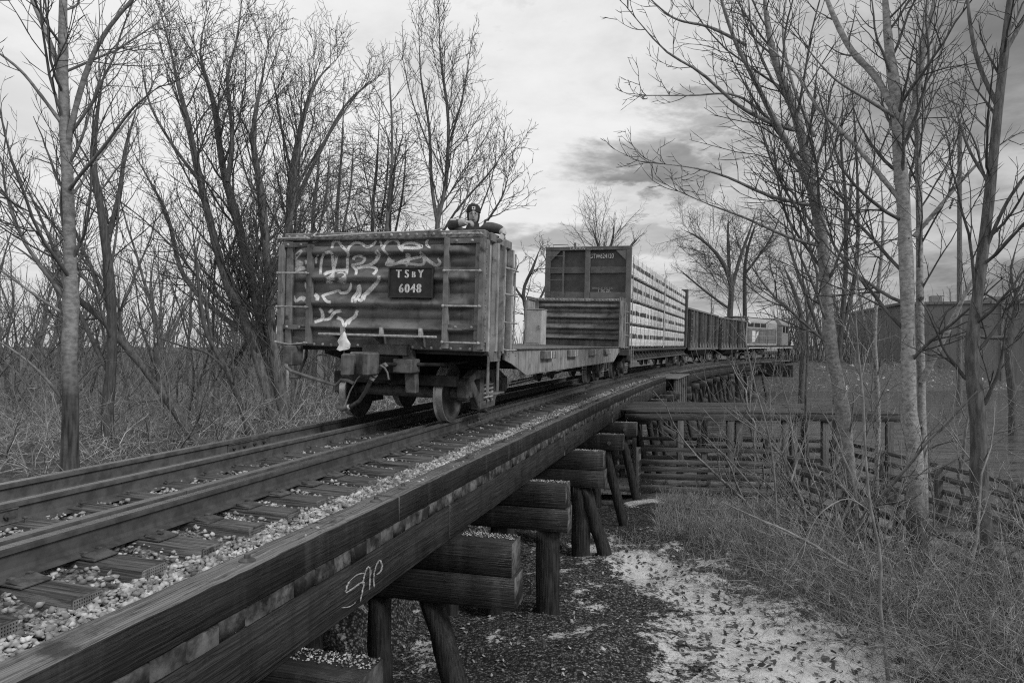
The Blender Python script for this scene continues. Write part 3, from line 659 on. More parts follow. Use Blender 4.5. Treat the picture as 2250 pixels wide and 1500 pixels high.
def sf_mesh():
    b = MB()
    b.prism([(-.97, .50), (-.97, .60), (-.50, .76), (.50, .76), (.97, .60), (.97, .50), (.55, .62), (-.55, .62)], 'x', -.07, .07)
    for s in (-1, 1):
        b.prism([(s * .20, .26), (s * .36, .26), (s * .36, .64), (s * .20, .64)], 'x', -.075, .075)
        b.prism([(s * .74, .54), (s * .60, .60), (s * .22, .30), (s * .22, .16), (s * .34, .16)], 'x', -.06, .06)
        b.prism([(s * .73, .36), (s * .95, .36), (s * .97, .60), (s * .71, .60)], 'x', -.085, .085)
    b.box(-.08, .08, -.36, .36, .15, .27)
    return b.mesh('side_frame', 'truck_steel', .012)
SF = sf_mesh()
def spring_mesh(r=.062, z0=.27, z1=.56, turns=4.5, w_=.017):
    pts = [(r * math.cos(a), r * math.sin(a), z0 + (z1 - z0) * i / (turns * 12)) for i in range(int(turns * 12) + 1) for a in (2 * math.pi * i / 12,)]
    return MB().tube(pts, w_, 6).mesh('spring', 'worn_bar', 0, True)
SPR = spring_mesh()
BOL = MB().box(-1.05, 1.05, -.16, .16, .52, .74).box(-.35, .35, -.2, .2, .74, .86).mesh('bolster', 'under_steel', .02)
def truck(car, y, base=1.68, full=True):
    link('bolster', BOL, car, Matrix.Translation((0, y, 0)))
    for s in (-1, 1):
        sf = link('side_frame', SF, car, Matrix.Translation((s * 1.0, y, 0)))
        for k in (-.1, .1): link('spring', SPR, sf, Matrix.Translation((s * .05, k, 0)))
        for a in (-1, 1): link('bearing_cap', CAPM, sf, Matrix.Translation((s * .02, a * base / 2, .42)) @ (Matrix() if s > 0 else Matrix.Rotation(math.pi, 4, 'Z')))
    for a in (-1, 1):
        link('axle', AXLE, car, Matrix.Translation((0, y + a * base / 2, .42)))
        for s in (-1, 1): link('wheel', WHEEL, car, Matrix.Translation((s * .7525, y + a * base / 2, .42)) @ (Matrix() if s > 0 else Matrix.Rotation(math.pi, 4, 'Z')))
def rod(name, m, parent, pts, r=.011, n=8): return MB().tube(pts, r, n).build(name, m, parent, 0, True)
def rivet_mesh(): return MB().lathe([(0, .022), (-.008, .021), (-.016, .012), (-.019, .004)], 'y', 10).mesh('rivet', 'worn_bar', 0, True)
RIV = rivet_mesh()
RIVX = MB().lathe([(0, .014), (.006, .013), (.012, .006)], 'x', 8).mesh('rivet', 'car_frame_paint', 0, True)
def coupler(car, y, d, z=.87):
    """knuckle coupler; d = -1 points to the near end"""
    b = MB().box(-.07, .07, min(y, y + d * .45), max(y, y + d * .45), z - .08, z + .08)
    b.prism([(-.12, y + d * .38), (.20, y + d * .38), (.24, y + d * .52), (.24, y + d * .74), (.14, y + d * .74), (.10, y + d * .60), (-.02, y + d * .58), (-.13, y + d * .62)], 'z', z - .15, z + .15)
    o = b.build('coupler', 'coupler_steel', car, .022)
    MB().prism([(-.14, y + d * .60), (-.02, y + d * .60), (.0, y + d * .70), (-.02, y + d * .78), (-.13, y + d * .80), (-.17, y + d * .72)], 'z', z - .165, z + .13).build('knuckle', 'coupler_steel', o, .025)
    return o

# ---------------------------------------------------------------- the near car: a gondola cut down to a flat with corrugated ends
C1S, C1L = 3.68, 13.95
M1 = car_mx(C1S, C1L); E1 = on_plane(M1)
c1 = root('cut_down_gondola_car', 'rusty cut-down gondola car with graffiti on its corrugated end, nearest in the train', 'railcar', M1)
HW, ZB, ZT = 1.535, 1.055, 2.665
def rib_depth(u, z):
    p = .358; t_ = ((z - 1.262) / p) % 1.; a = np.where(t_ < .56, .12 * np.sin(np.pi * np.clip(t_ / .56, 0, 1) ** .58), .040 * np.sin(np.pi * np.clip((t_ - .56) / .44, 0, 1)))
    e = sm(1.47 - np.abs(u), .0, .30) * sm(z, 1.26, 1.34) * (1 - sm(z, 2.46, 2.52))
    dent = .012 * np.sin(u * 3.1 + z * 2) * np.sin(u * 1.7 - 1) + .006 * np.sin(u * 9 + z * 5)
    return (a + dent) * e
def end_sheet(parent, y0, d, m, inner=False):
    us = np.linspace(-1.49, 1.49, 61); zs = np.linspace(1.07, 2.585, 150); U, Z = np.meshgrid(us, zs)
    Y = y0 + d * rib_depth(U, Z); n = len(us); i = (np.arange(len(zs) - 1)[:, None] * n + np.arange(n - 1)[None]).ravel()
    return link('end_sheet', npmesh('end_sheet', np.stack([U, Y, Z], -1), np.stack([i, i + 1, i + 1 + n, i + n], -1), None, m, True), parent)
es = end_sheet(c1, -.012, -1, 'car_end_paint')
bx('end_backing', 'car_end_paint', c1, -1.5, 1.5, .02, .035, 1.07, 2.6)
def bar(name, m, y0, y1, x0, x1, z0, z1, bev=.006): return bx(name, m, c1, x0, x1, y0, y1, z0, z1, bev)
tc_ = bar('top_chord', 'car_frame_paint', -.10, .06, -HW, HW, 2.56, ZT, .012)
for x in np.arange(-1.45, 1.5, .125):
    link('rivet', RIV, tc_, Matrix.Translation((x + random.uniform(-.004, .004), -.1, 2.615)))
bs_ = bar('end_sill', 'car_end_paint', -.05, .06, -HW, HW, ZB, 1.19, .01)
for x in np.arange(-1.45, 1.5, .14): link('rivet', RIV, bs_, Matrix.Translation((x, -.05, 1.085)))
for s in (-1, 1):
    cp = MB().prism([(s * 1.40, -.085), (s * 1.50, -.085), (s * HW, -.05), (s * HW, .12), (s * 1.40, .12)], 'z', ZB - .0, 2.555).build('corner_post', 'car_frame_paint', c1, .008)
    for z in np.arange(1.15, 2.5, .085): link('rivet', RIVX, cp, Matrix.Translation((s * HW, -.02, z)) @ (Matrix() if s > 0 else Matrix.Rotation(math.pi, 4, 'Z')))
# flat straps across the sheet beside the ladders
for px0, px1, py in ((620, 676, 538), (986, 1056, 529), (617, 673, 718), (984, 1054, 719)):
    a, b = E1(px0, py, -.1), E1(px1, py, -.1); st_ = MB().box(a.x, b.x, -.108, -.094, (a.z + b.z) / 2 - .035, (a.z + b.z) / 2 + .035).build('strap_plate', 'car_end_paint', c1, .004)
    for f in (.25, .75): link('rivet', RIV, st_, Matrix.Translation((a.x + (b.x - a.x) * f, -.108, (a.z + b.z) / 2)))
# ladders on the end: angle-iron stiles and round rungs
def ladder(y, xa, xb, z0, z1, zr, ya=None):
    lad = None
    for x in (xa, xb):
        o = MB().box(x - .035, x + .035, y, y + .012, z0, z1).box(x + .023, x + .035, y + .012, y + .09, z0, z1).build('ladder_stile', 'car_frame_paint', c1, .003); lad = lad or o
    for i, z in enumerate(zr):
        sag = .03 if (i == 0 and xa < 0) else .0
        MB().tube([(xa, y + .01, z), (xa, y - .06, z), (xa + .06, y - .07, z - sag * .3), ((xa + xb) / 2, y - .07, z - sag), (xb - .06, y - .07, z - sag * .3), (xb, y - .06, z), (xb, y + .01, z)], .013, 8).build('ladder_rung', 'worn_bar', c1, 0, True)
        for x in (xa, xb): link('rivet', RIV, c1, Matrix.Translation((x, y - .062, z)))
def zz(px, py, y): return E1(px, py, y).z
ladder(-.15, E1(614.5, 640, -.15).x, E1(677, 640, -.15).x, 1.085, 2.50, [zz(640, 752, -.19), zz(640, 674, -.19), zz(640, 600, -.19), zz(640, 524, -.19)])
ladder(-.15, E1(978, 640, -.15).x, E1(1056.5, 640, -.15).x, 1.085, 2.56, [zz(1015, 753, -.19), zz(1015, 672.5, -.19), zz(1015, 595, -.19), zz(1015, 514.5, -.19)])
# handhold along the top, crossover board
a, b = E1(687, 518, -.2), E1(970, 504, -.2); mid = E1(823, 512, -.2)
rod('grab_iron', 'worn_bar', c1, [(a.x, -.1, a.z + .06), (a.x, -.19, a.z), (a.x + .05, -.2, a.z - .015), (mid.x, -.2, (a.z + b.z) / 2 - .01), (b.x - .06, -.2, b.z - .01), (b.x, -.19, b.z + .02), (b.x, -.1, b.z + .08)], .013)
rod('grab_iron', 'worn_bar', c1, [(mid.x, -.2, mid.z - .02), (mid.x + .005, -.18, mid.z + .04), (mid.x + .03, -.1, mid.z + .075)], .011)
a, b = E1(699, 732.5, -.45), E1(941, 733.5, -.45)
br = bar('crossover_board', 'worn_bar', -.46, -.16, a.x, b.x, a.z - .018, a.z + .012, .006)
for f in (.13, .5, .86):
    x = a.x + (b.x - a.x) * f
    MB().prism([(-.40, a.z - .02), (-.05, a.z - .02), (-.05, a.z - .16)], 'x', x - .02, x + .02).build('board_bracket', 'car_end_paint', br, .003)
    MB().box(x - .035, x + .0, -.19, -.09, a.z + .012, a.z + .11).build('board_clip', 'worn_bar', br, .004)
# number board
a, b = E1(853.5, 587, -.16), E1(949.5, 654.5, -.16); x0, x1, z1, z0 = a.x, b.x, a.z, b.z
nb = MB().box(x0, x1, -.145, -.10, z0, z1).build('number_board', 'sign_black', c1, .003)
fr = MB()
for q in ((x0, x1, z0, z0 + .018), (x0, x1, z1 - .018, z1), (x0, x0 + .018, z0 + .019, z1 - .019), (x1 - .018, x1, z0 + .019, z1 - .019)): fr.box(q[0], q[1], -.159, -.1455, q[2], q[3])
fr.build('board_frame', 'sign_black', nb, .002)
RX = Matrix.Rotation(R(90), 4, 'X')
def letters(parent, body, size, m, px, py, yl, E, sx=1., spacing=1., name='lettering', align='CENTER'):
    p = E(px, py, yl); return link(name, text_mesh(body, size, m, .0015, align, spacing), parent, Matrix.Translation((p.x, yl, p.z)) @ RX @ Matrix.Diagonal((sx, 1, 1, 1)))
bold = .006
def fat(o, off=.007): o.data = o.data.copy(); return o
for chs, xs, py, sz in ((('T', 'S', 'B', 'Y'), (876, 894, 909, 924.5), 602.3, .155), (('6', '0', '4', '8'), (881.5, 894.5, 907.5, 920.5), 634.5, .168)):
    for ch, px in zip(chs, xs):
        s2 = .115 if ch == 'B' else sz
        for dx in (-.006, 0, .006): letters(nb, ch, s2, 'letter_white', px, py + (1.5 if ch == 'B' else 0), -.1465 - .0004 * abs(dx) / .006, lambda a_, b_, c_, dx=dx: E1(a_, b_, c_) + Vector((dx, 0, 0)), .82)
# graffiti, laid on the corrugations
def gsurf(zx, zy):
    p = E1(580 + zx / 3.75, 420 + zy / 3.75, -.04); p = E1(580 + zx / 3.75, 420 + zy / 3.75, -.012 - float(rib_depth(np.array(p.x), np.array(p.z)))); return (p.x, -.016 - float(rib_depth(np.array(p.x), np.array(p.z))), p.z)
G = [[(565, 475), (570, 430), (605, 412), (650, 458), (690, 500)], [(690, 550), (697, 480), (740, 430), (800, 430), (850, 458), (900, 440), (932, 402, .6)],
     [(955, 398, .6), (985, 478), (1025, 532, .5)], [(985, 478), (1010, 425), (1060, 400), (1105, 420), (1122, 470), (1150, 495)], [(1130, 466), (1160, 436), (1230, 430), (1305, 455), (1260, 470), (1180, 468), (1130, 466)],
     [(1362, 393, .6), (1340, 420), (1346, 445), (1378, 472, .5)], [(442, 518, .6), (430, 560), (432, 600, .6)], [(490, 508), (472, 600), (468, 690)], [(498, 512), (555, 508), (570, 600), (576, 690)], [(602, 528), (580, 640), (564, 680)],
     [(688, 545), (690, 600), (684, 692)], [(740, 570), (746, 543), (790, 534), (832, 555), (810, 590), (760, 605), (728, 612), (762, 650), (760, 695)],
     [(920, 488, 1.6), (942, 530, 1.6), (918, 580, 1.3), (860, 610), (770, 632), (850, 622), (915, 632), (928, 655), (898, 690)], [(1162, 530, 1.5), (1190, 532, 1.6), (1188, 590), (1168, 622, .6)],
     [(1042, 545, 1.4), (1030, 575, 1.3), (1080, 600), (1150, 572), (1270, 546), (1310, 540), (1322, 580), (1300, 606), (1200, 600), (1130, 590), (1050, 608), (1012, 606), (1020, 586), (1080, 572)],
     [(1280, 498, .8), (1320, 540, 1.3), (1370, 582, 1.3), (1422, 612), (1452, 590), (1430, 548, .6)], [(490, 690), (560, 662), (620, 652), (692, 650)],
     [(240, 560, 2.), (290, 512, 1.6), (325, 488)], [(205, 606, 2.), (260, 592, 2.6), (330, 602, 1.5)], [(208, 655, 2.), (280, 640, 2.), (345, 632)],
     [(482, 872), (500, 855), (580, 830), (618, 822), (640, 838), (690, 830), (716, 790), (716, 750, .5)], [(478, 850), (516, 905), (556, 916)], [(165, 848, .6), (190, 872), (238, 858), (266, 906), (310, 880, 1.4), (348, 895, 1.6)], [(415, 846, 1.3), (442, 872, 1.5), (440, 905)],
     [(724, 922, .7), (735, 880), (770, 832), (786, 780, 1.4), (792, 840), (775, 880), (802, 902), (822, 860, 1.3), (862, 828, 1.6), (932, 750, 1.4), (952, 690)], [(748, 925), (764, 868, 1.2)], [(822, 905), (840, 850), (884, 800)],
     [(455, 958, .6), (482, 1000, 1.2), (482, 1050, 1.4), (442, 1070), (415, 1078)], [(488, 1056), (540, 1050), (582, 1000, 1.2), (642, 984)], [(530, 1002), (572, 970)], [(600, 1040, 1.3), (642, 1060), (664, 1112), (690, 1070), (750, 1032, 1.3), (772, 975)], [(690, 1102), (722, 1050)],
     [(505, 705, 2.5), (545, 690, 3.), (540, 765, 2.6)], [(605, 700, 2.5), (650, 700, 2.8), (640, 762, 2.5)], [(350, 560, 1.5), (366, 600, 2.)], [(358, 745, 2.2), (362, 810, 1.6)], [(360, 905, 2.), (372, 950, 1.4)], [(395, 420, 1.2), (470, 380, 2.), (520, 368, 1.2)]]
ribbon(G, 14, gsurf, 'graffiti', c1, None, .62, 1.)
# short side stubs kept at both ends
def stub(y0, d, s):
    ya, yb = y0, y0 + d * .93; y_0, y_1 = min(ya, yb), max(ya, yb)
    bx('side_sheet', 'car_side_paint', c1, s * 1.50 - .006, s * 1.50 + .006, y_0, y_1, ZB, ZT - .02)
    bx('side_chord', 'car_frame_paint', c1, min(s * 1.46, s * 1.56), max(s * 1.46, s * 1.56), y_0 + .004, y_1, ZT - .12, ZT - .005, .008)
    for k in (.22, .50, .90):
        yy = y0 + d * k; bx('side_post', 'car_side_paint', c1, min(s * 1.507, s * 1.60), max(s * 1.507, s * 1.60), yy - .035, yy + .035, ZB, ZT - .125, .006)
    x = s * 1.66
    for k in (.32, .80):
        yy = y0 + d * k; bx('ladder_stile', 'worn_bar', c1, x - .008, x + .008, yy - .025, yy + .025, ZB - .02, ZT - .2, .003)
    for z in (1.09, 1.47, 1.86, 2.22): rod('ladder_rung', 'worn_bar', c1, [(x, y0 + d * .32, z), (x + s * .05, y0 + d * .34, z - .01), (x + s * .05, y0 + d * .78, z - .01), (x, y0 + d * .80, z)], .012)
for s in (-1, 1): stub(.10, 1, s); stub(C1L - .08, -1, s)
# far end wall, seen from inside
bx('end_backing', 'car_end_paint', c1, -1.5, 1.5, C1L - .035, C1L - .02, 1.07, 2.6); end_sheet(c1, C1L - .05, -1, 'car_end_paint')
fc = bar('top_chord', 'car_frame_paint', C1L - .14, C1L + .06, -HW, HW, 2.56, ZT, .012)
for x in np.arange(-1.4, 1.45, .11): link('rivet', RIV, fc, Matrix.Translation((x, C1L - .14, 2.615)))
for s in (-1, 1): bar('corner_post', 'car_frame_paint', C1L - .15, C1L + .06, min(s * 1.38, s * HW), max(s * 1.38, s * HW), ZB, 2.555, .008)
# floor, fish-belly side sills with stake pockets
bx('floor', 'under_steel', c1, -1.49, 1.49, .07, C1L - .06, 1.0, 1.055)
bx('deck_boards', 'grey_wood', c1, -1.42, 1.42, 1.1, C1L - 1.1, 1.057, 1.085, .004)
for s in (-1, 1):
    prof = [(.95, 1.075), (C1L - .95, 1.075), (C1L - .95, .93), (C1L - 1.15, .90), (C1L - 2.1, .66), (2.15, .66), (1.35, .86), (.95, .93)]
    sl = MB().prism(prof, 'x', s * 1.50 - .012, s * 1.50 + .012).build('side_sill', 'car_side_paint', c1)
    MB().prism([(2.2, .655), (C1L - 2.1, .655), (C1L - 2.1, .675), (2.2, .675)], 'x', s * 1.50 - .012 - (.08 if s > 0 else 0), s * 1.50 + .012 + (.08 if s < 0 else 0)).build('sill_flange', 'car_side_paint', sl)
    bx('sill_flange', 'car_frame_paint', sl, s * 1.50 - .05, s * 1.50 + .05, .96, C1L - .96, 1.078, 1.10, .004)
    for px in ((1200, 1255, 1300, 1331) if s > 0 else ()):
        p = E1(px, 765, 5.); # pocket y from where it shows: solve on the side plane
        inv = M1.inverted(); o_ = inv @ Vector((0, 0, EYE)); d_ = inv.to_3x3() @ Vector(((px - 1125) / F, 1, -.006)); t_ = (1.51 - o_.x) / d_.x; yy = o_.y + d_.y * t_
        pk = bx('stake_pocket', 'car_frame_paint', sl, 1.515, 1.60, yy - .42, yy + .42, .90, 1.045, .008)
        for k in (.04, .24): bx('pocket_stripe', 'letter_white', pk, 1.6005, 1.603, yy + k - .02, yy + k + .02, .91, 1.04)
    for yy in ([1.15, 1.5] if s > 0 else []):
        for z in (.98, 1.02): link('rivet', RIVX, sl, Matrix.Translation((1.512, yy, z)))
bx('centre_sill', 'under_steel', c1, -.2, .2, -.05, C1L + .05, .62, .99)
for yy in (3.2, 5.5, 8., 10.5): bx('cross_bearer', 'under_steel', c1, -1.48, 1.48, yy - .06, yy + .06, .7, .995)
for s in (-1, 1): bx('bolster_beam', 'under_steel', c1, -1.45, 1.45, 1.5 if s < 0 else C1L - 1.66, 1.66 if s < 0 else C1L - 1.5, .8, .995)
rod('brake_rod', 'under_steel', c1, [(1.2, 2.4, .52), (1.2, 6, .56), (1.2, 9, .5)], .014); rod('brake_rod', 'under_steel', c1, [(1.1, 2.6, .45), (1.0, 7, .5)], .012)
truck(c1, 1.55); truck(c1, C1L - 1.55)
# draft gear and end fittings
cpl = coupler(c1, -.02, -1, .86); coupler(c1, C1L, 1, .86)
bx('striker', 'coupler_steel', c1, -.20, .48, -.16, -.052, .97, 1.12, .01)
bx('striker', 'under_steel', c1, -.30, .34, -.12, .05, .72, .965, .012)
bx('buffer_block', 'coupler_steel', c1, .34, .62, -.30, -.02, .74, .93, .015)
MB().prism([(.36, 1.05), (.52, 1.05), (.58, .78), (.60, .46), (.44, .46), (.42, .76)], 'y', -.10, .02).build('brake_hanger', 'truck_steel', c1, .012)
bx('brake_beam', 'under_steel', c1, -.85, 1.05, .20, .34, .55, .70, .01)
def tl(pts, y): return [tuple(E1(a_, b_, y)) for a_, b_ in pts]
hose = MB().tube(tl([(838, 806), (828, 818), (815, 836), (803, 860), (790, 880), (772, 892), (757, 896)], -.42), [.03, .032, .03, .028, .028, .028, .026], 10).build('air_hose', 'hose_rubber', c1, 0, True)
MB().tube(tl([(764, 894), (752, 898), (744, 894), (741, 886)], -.42), [.034, .04, .036, .028], 10).build('glad_hand', 'coupler_steel', hose, 0, True)
for f in ((826, 821, 822, 826), (820, 828, 816.5, 833.5)): MB().tube(tl([f[:2], f[2:]], -.42), .036, 10).build('hose_band', 'band_white', hose)
for f in ((768.5, 893, 765, 894.3),): MB().tube(tl([f[:2], f[2:]], -.42), .034, 10).build('hose_band', 'band_white', hose)
rod('angle_cock', 'coupler_steel', c1, tl([(828, 812), (838, 804), (846, 800), (850, 806)], -.40), .028)
rod('cock_handle', 'coupler_steel', c1, tl([(836, 803), (845, 808), (851, 818), (854, 834)], -.43), .014)
rod('train_pipe', 'under_steel', c1, [tuple(E1(846, 800, -.38)), (.9, .1, .86), (.9, 1., .88)], .026)
rod('uncoupling_lever', 'coupler_steel', c1, tl([(626, 800), (629, 806), (640, 815)], -.42) + tl([(690, 832), (738, 846), (750, 834), (765, 836), (778, 842)], -.5), .024)
rod('uncoupling_lever', 'worn_bar', c1, tl([(810, 806), (785, 832), (770, 858), (757, 893)], -.5), .010)
bx('lever_bracket', 'truck_steel', c1, E1(623, 790, -.3).x, E1(643, 790, -.3).x, -.32, -.05, .78, ZB, .01)
rod('lever_bracket', 'worn_bar', c1, tl([(630, 800), (632, 820), (632, 852)], -.36), .016)
rod('sill_step', 'truck_steel', c1, tl([(675, 756), (672, 785), (658, 818), (657, 828)], .1), .022); rod('sill_step', 'truck_steel', c1, tl([(637, 830), (660, 829)], .1) , .016)
sx_ = 1.56
st_ = MB()
for ya in (.10, .52): st_.box(sx_ - .012, sx_ + .012, ya - .03, ya + .03, .50, 1.06)
st_.box(sx_ - .012, sx_ + .10, .08, .54, .48, .50); st_.prism([(.02, 1.06), (.60, 1.06), (.56, .92), (.14, .92)], 'x', sx_ - .018, sx_ + .018); st_.build('sill_step', 'car_frame_paint', c1, .004)
# cloth flag on the coupler
fl_mx = M1 @ Matrix.Translation(E1(756, 768, -.72)) @ Matrix.Scale(.88, 4); sflag = root('signal_flag', 'small white cloth flag drooping on the near coupler', 'flag', fl_mx)
bx_ = MB().tube([(.0, 0, -.28), (.0, 0, .0), (.005, 0, .26)], .008, 8).build('staff', 'grey_wood', sflag, 0, True)
def flag_cloth():
    A = {'top': (0, 0, .27), 'tr': (.055, -.02, .17), 'r': (.105, .0, .09), 'rb': (.085, .02, .02), 'm': (.02, -.06, .05), 'mt': (.01, -.05, .17), 'l': (-.105, -.01, .13), 'lt': (-.05, -.03, .2), 'lb': (-.075, -.02, .07), 'b': (-.11, -.03, -.0), 'bm': (-.02, -.08, -.02), 'k': (.01, .05, .03)}
    ks = list(A); ix = ks.index; F_ = [('top', 'lt', 'mt'), ('top', 'mt', 'tr'), ('lt', 'l', 'lb'), ('lt', 'lb', 'mt'), ('mt', 'lb', 'm'), ('mt', 'm', 'tr'), ('tr', 'm', 'r'), ('r', 'm', 'rb'), ('lb', 'b', 'bm'), ('lb', 'bm', 'm'), ('m', 'bm', 'rb'), ('top', 'tr', 'k'), ('tr', 'r', 'k'), ('r', 'rb', 'k'), ('top', 'k', 'lt'), ('lt', 'k', 'l')]
    me = bpy.data.meshes.new('cloth'); me.from_pydata(list(A.values()), [], [tuple(ix(q) for q in f) for f in F_]); me.materials.append(MAT['cloth_white'])
    b = bmesh.new(); b.from_mesh(me); bmesh.ops.subdivide_edges(b, edges=b.edges, cuts=2, smooth=.25, fractal=.06, seed=3); bmesh.ops.recalc_face_normals(b, faces=b.faces); b.to_mesh(me); b.free()
    me.polygons.foreach_set('use_smooth', np.ones(len(me.polygons), bool)); link('cloth', me, sflag)
flag_cloth()
# steel cabinet standing on the deck by the far wall
p0 = E1(1155, 757, 11.6); cab = root('equipment_cabinet', 'pale steel cabinet standing on the flat deck before the far end wall', 'cabinet', M1 @ Matrix.Translation((E1(1172, 757, 11.6).x, 11.6, 1.088)))
h_ = E1(1172, 680, 11.6).z - 1.09; w_ = (E1(1190, 720, 11.6).x - E1(1155, 720, 11.6).x) / 2
bx('body', 'cabinet_paint', cab, -w_, w_, 0, .55, 0, h_, .01); bx('door', 'cabinet_paint', cab, -w_ + .03, w_ - .03, -.018, -.001, .05, h_ - .05, .006)
bx('handle', 'worn_bar', cab, w_ - .09, w_ - .06, -.05, -.018, h_ * .45, h_ * .58, .004); bx('lid', 'cabinet_paint', cab, -w_ - .02, w_ + .02, -.03, .57, h_ + .001, h_ + .025, .005)
for z in (.2, .5, .8): bx('hinge', 'worn_bar', cab, -w_ - .012, -w_ - .0005, .01, .04, h_ * z - .04, h_ * z + .04, .003)

# ---------------------------------------------------------------- second car: bulkhead flat with wrapped lumber
C2S, C2L = 18.85, 19.3
M2 = car_mx(C2S, C2L); E2 = on_plane(M2)
c2 = root('bulkhead_flat_car', 'bulkhead flat car stacked with white-wrapped lumber', 'railcar', M2)
B0, B1 = 1.08, 4.62
def bulkhead(y, d):
    """frame faces the outside of the car (d = -1 near end)"""
    o = bx('bulkhead_sheet', 'bulkhead_paint', c2, -1.46, 1.46, y - .02, y + .02, B0, B1 - .02)
    def fb(x0, x1, z0, z1, t_=.10): ya, yb = sorted((y + d * .021, y + d * t_)); bx('bulkhead_frame', 'bulkhead_frame', c2, x0, x1, ya, yb, z0, z1, .008)
    for s in (-1, 1): fb(min(s * 1.36, s * 1.54), max(s * 1.36, s * 1.54), B0, B1 - .131, .14)
    fb(-1.54, 1.54, B1 - .13, B1, .14); fb(-.09, .09, B0, B1 - .131, .12)
    for z in (3.80, 2.92, 2.05, 1.35):
        fb(-1.355, -.095, z - .11, z + .11, .07); fb(.095, 1.355, z - .11, z + .11, .07)
    for s in (-1, 1):
        MB().prism([(s * 1.355, B1 - .135), (s * .98, B1 - .135), (s * 1.355, B1 - .5)], 'y', *sorted((y + d * .022, y + d * .125))).build('gusset', 'bulkhead_frame', c2, .004)
    return o
bh = bulkhead(.02, -1); bulkhead(C2L - .02, 1)
xl, xr = -1.30, E2(1239, 600, -.1).x
for x in (xr,): bx('ladder_stile', 'bulkhead_frame', c2, x - .03, x + .03, -.20, -.17, B0, B1 - .16, .004)
for i in range(8): z = 1.35 + i * .42; rod('ladder_rung', 'bulkhead_frame', c2, [(-1.45, -.19, z), (xr, -.19, z)], .014)
rod('grab_iron', 'bulkhead_frame', c2, [(-1.3, 0, B1), (-1.3, 0, B1 + .1), (-.75, 0, B1 + .1), (-.75, 0, B1)], .013)
for x in (-.5, .55): MB().prism([(-.0, B1), (.14, B1), (.02, B1 + .16), (.0, B1 + .16)], 'x', x - .03, x + .03).build('post_top', 'bulkhead_frame', c2)
letters(bh, 'GTW624120', .215, 'letter_white', 1322, 563, -.035, E2, .74)
letters(bh, 'CAUTION', .13, 'letter_white', 1269, 546, -.142, E2, .95); letters(bh, 'PINCH POINT ZONE', .07, 'letter_grey', 1308, 547.5, -.142, E2, .9)
for i, (tx_, m_) in enumerate((('SPRNG E  DC D5', 'letter_grey'), ('7  NC  D5', 'letter_white'), ('4  NC D5A', 'letter_white'), ('2  OC STABILIZER', 'letter_white'))):
    letters(bh, tx_, .105, m_, 1300.5 if i == 0 else 1313.5, 633.5 + i * 4.9, -.032, E2, .95, 1., 'lettering', 'LEFT')
bx('deck', 'under_steel', c2, -1.5, 1.5, .06, C2L - .06, .98, 1.08)
for s in (-1, 1):
    sl = MB().prism([(.1, 1.075), (C2L - .1, 1.075), (C2L - .1, .9), (C2L - 3., .62), (3., .62), (.1, .9)], 'x', s * 1.30 - .01, s * 1.30 + .01).build('side_sill', 'under_steel', c2)
    bx('sill_angle', 'bulkhead_frame', sl, min(s * 1.44, s * 1.52), max(s * 1.44, s * 1.52), .3, C2L - .3, .66, .70); bx('sill_angle', 'bulkhead_frame', sl, min(s * 1.44, s * 1.52), max(s * 1.44, s * 1.52), .3, C2L - .3, 1.03, 1.079)
    for i in range(24):
        yy = .7 + i * (C2L - 1.4) / 23
        MB().prism([(s * 1.32, .70), (s * 1.50, .70), (s * 1.50, .75), (s * 1.34, .98)], 'y', yy - .025, yy + .025).build('winch_bracket', 'bulkhead_frame', sl)
        if s > 0: MB().lathe([(-.09, .05), (.09, .05)], 'y', 10, (1.43, yy + .2, .93)).build('winch', 'under_steel', sl)
bx('centre_sill', 'under_steel', c2, -.3, .3, -.02, C2L + .02, .55, .97); coupler(c2, 0, -1, .86); coupler(c2, C2L, 1, .86)
truck(c2, 1.9); truck(c2, C2L - 1.9)
bx('end_platform', 'bulkhead_frame', c2, 1.2, 1.56, -.16, .28, .86, 1.06, .01)
rod('end_ladder', 'worn_bar', c2, [(1.58, .12, .5), (1.58, .12, 4.3)], .014); rod('end_ladder', 'worn_bar', c2, [(1.58, .5, .5), (1.58, .5, 1.2)], .014)
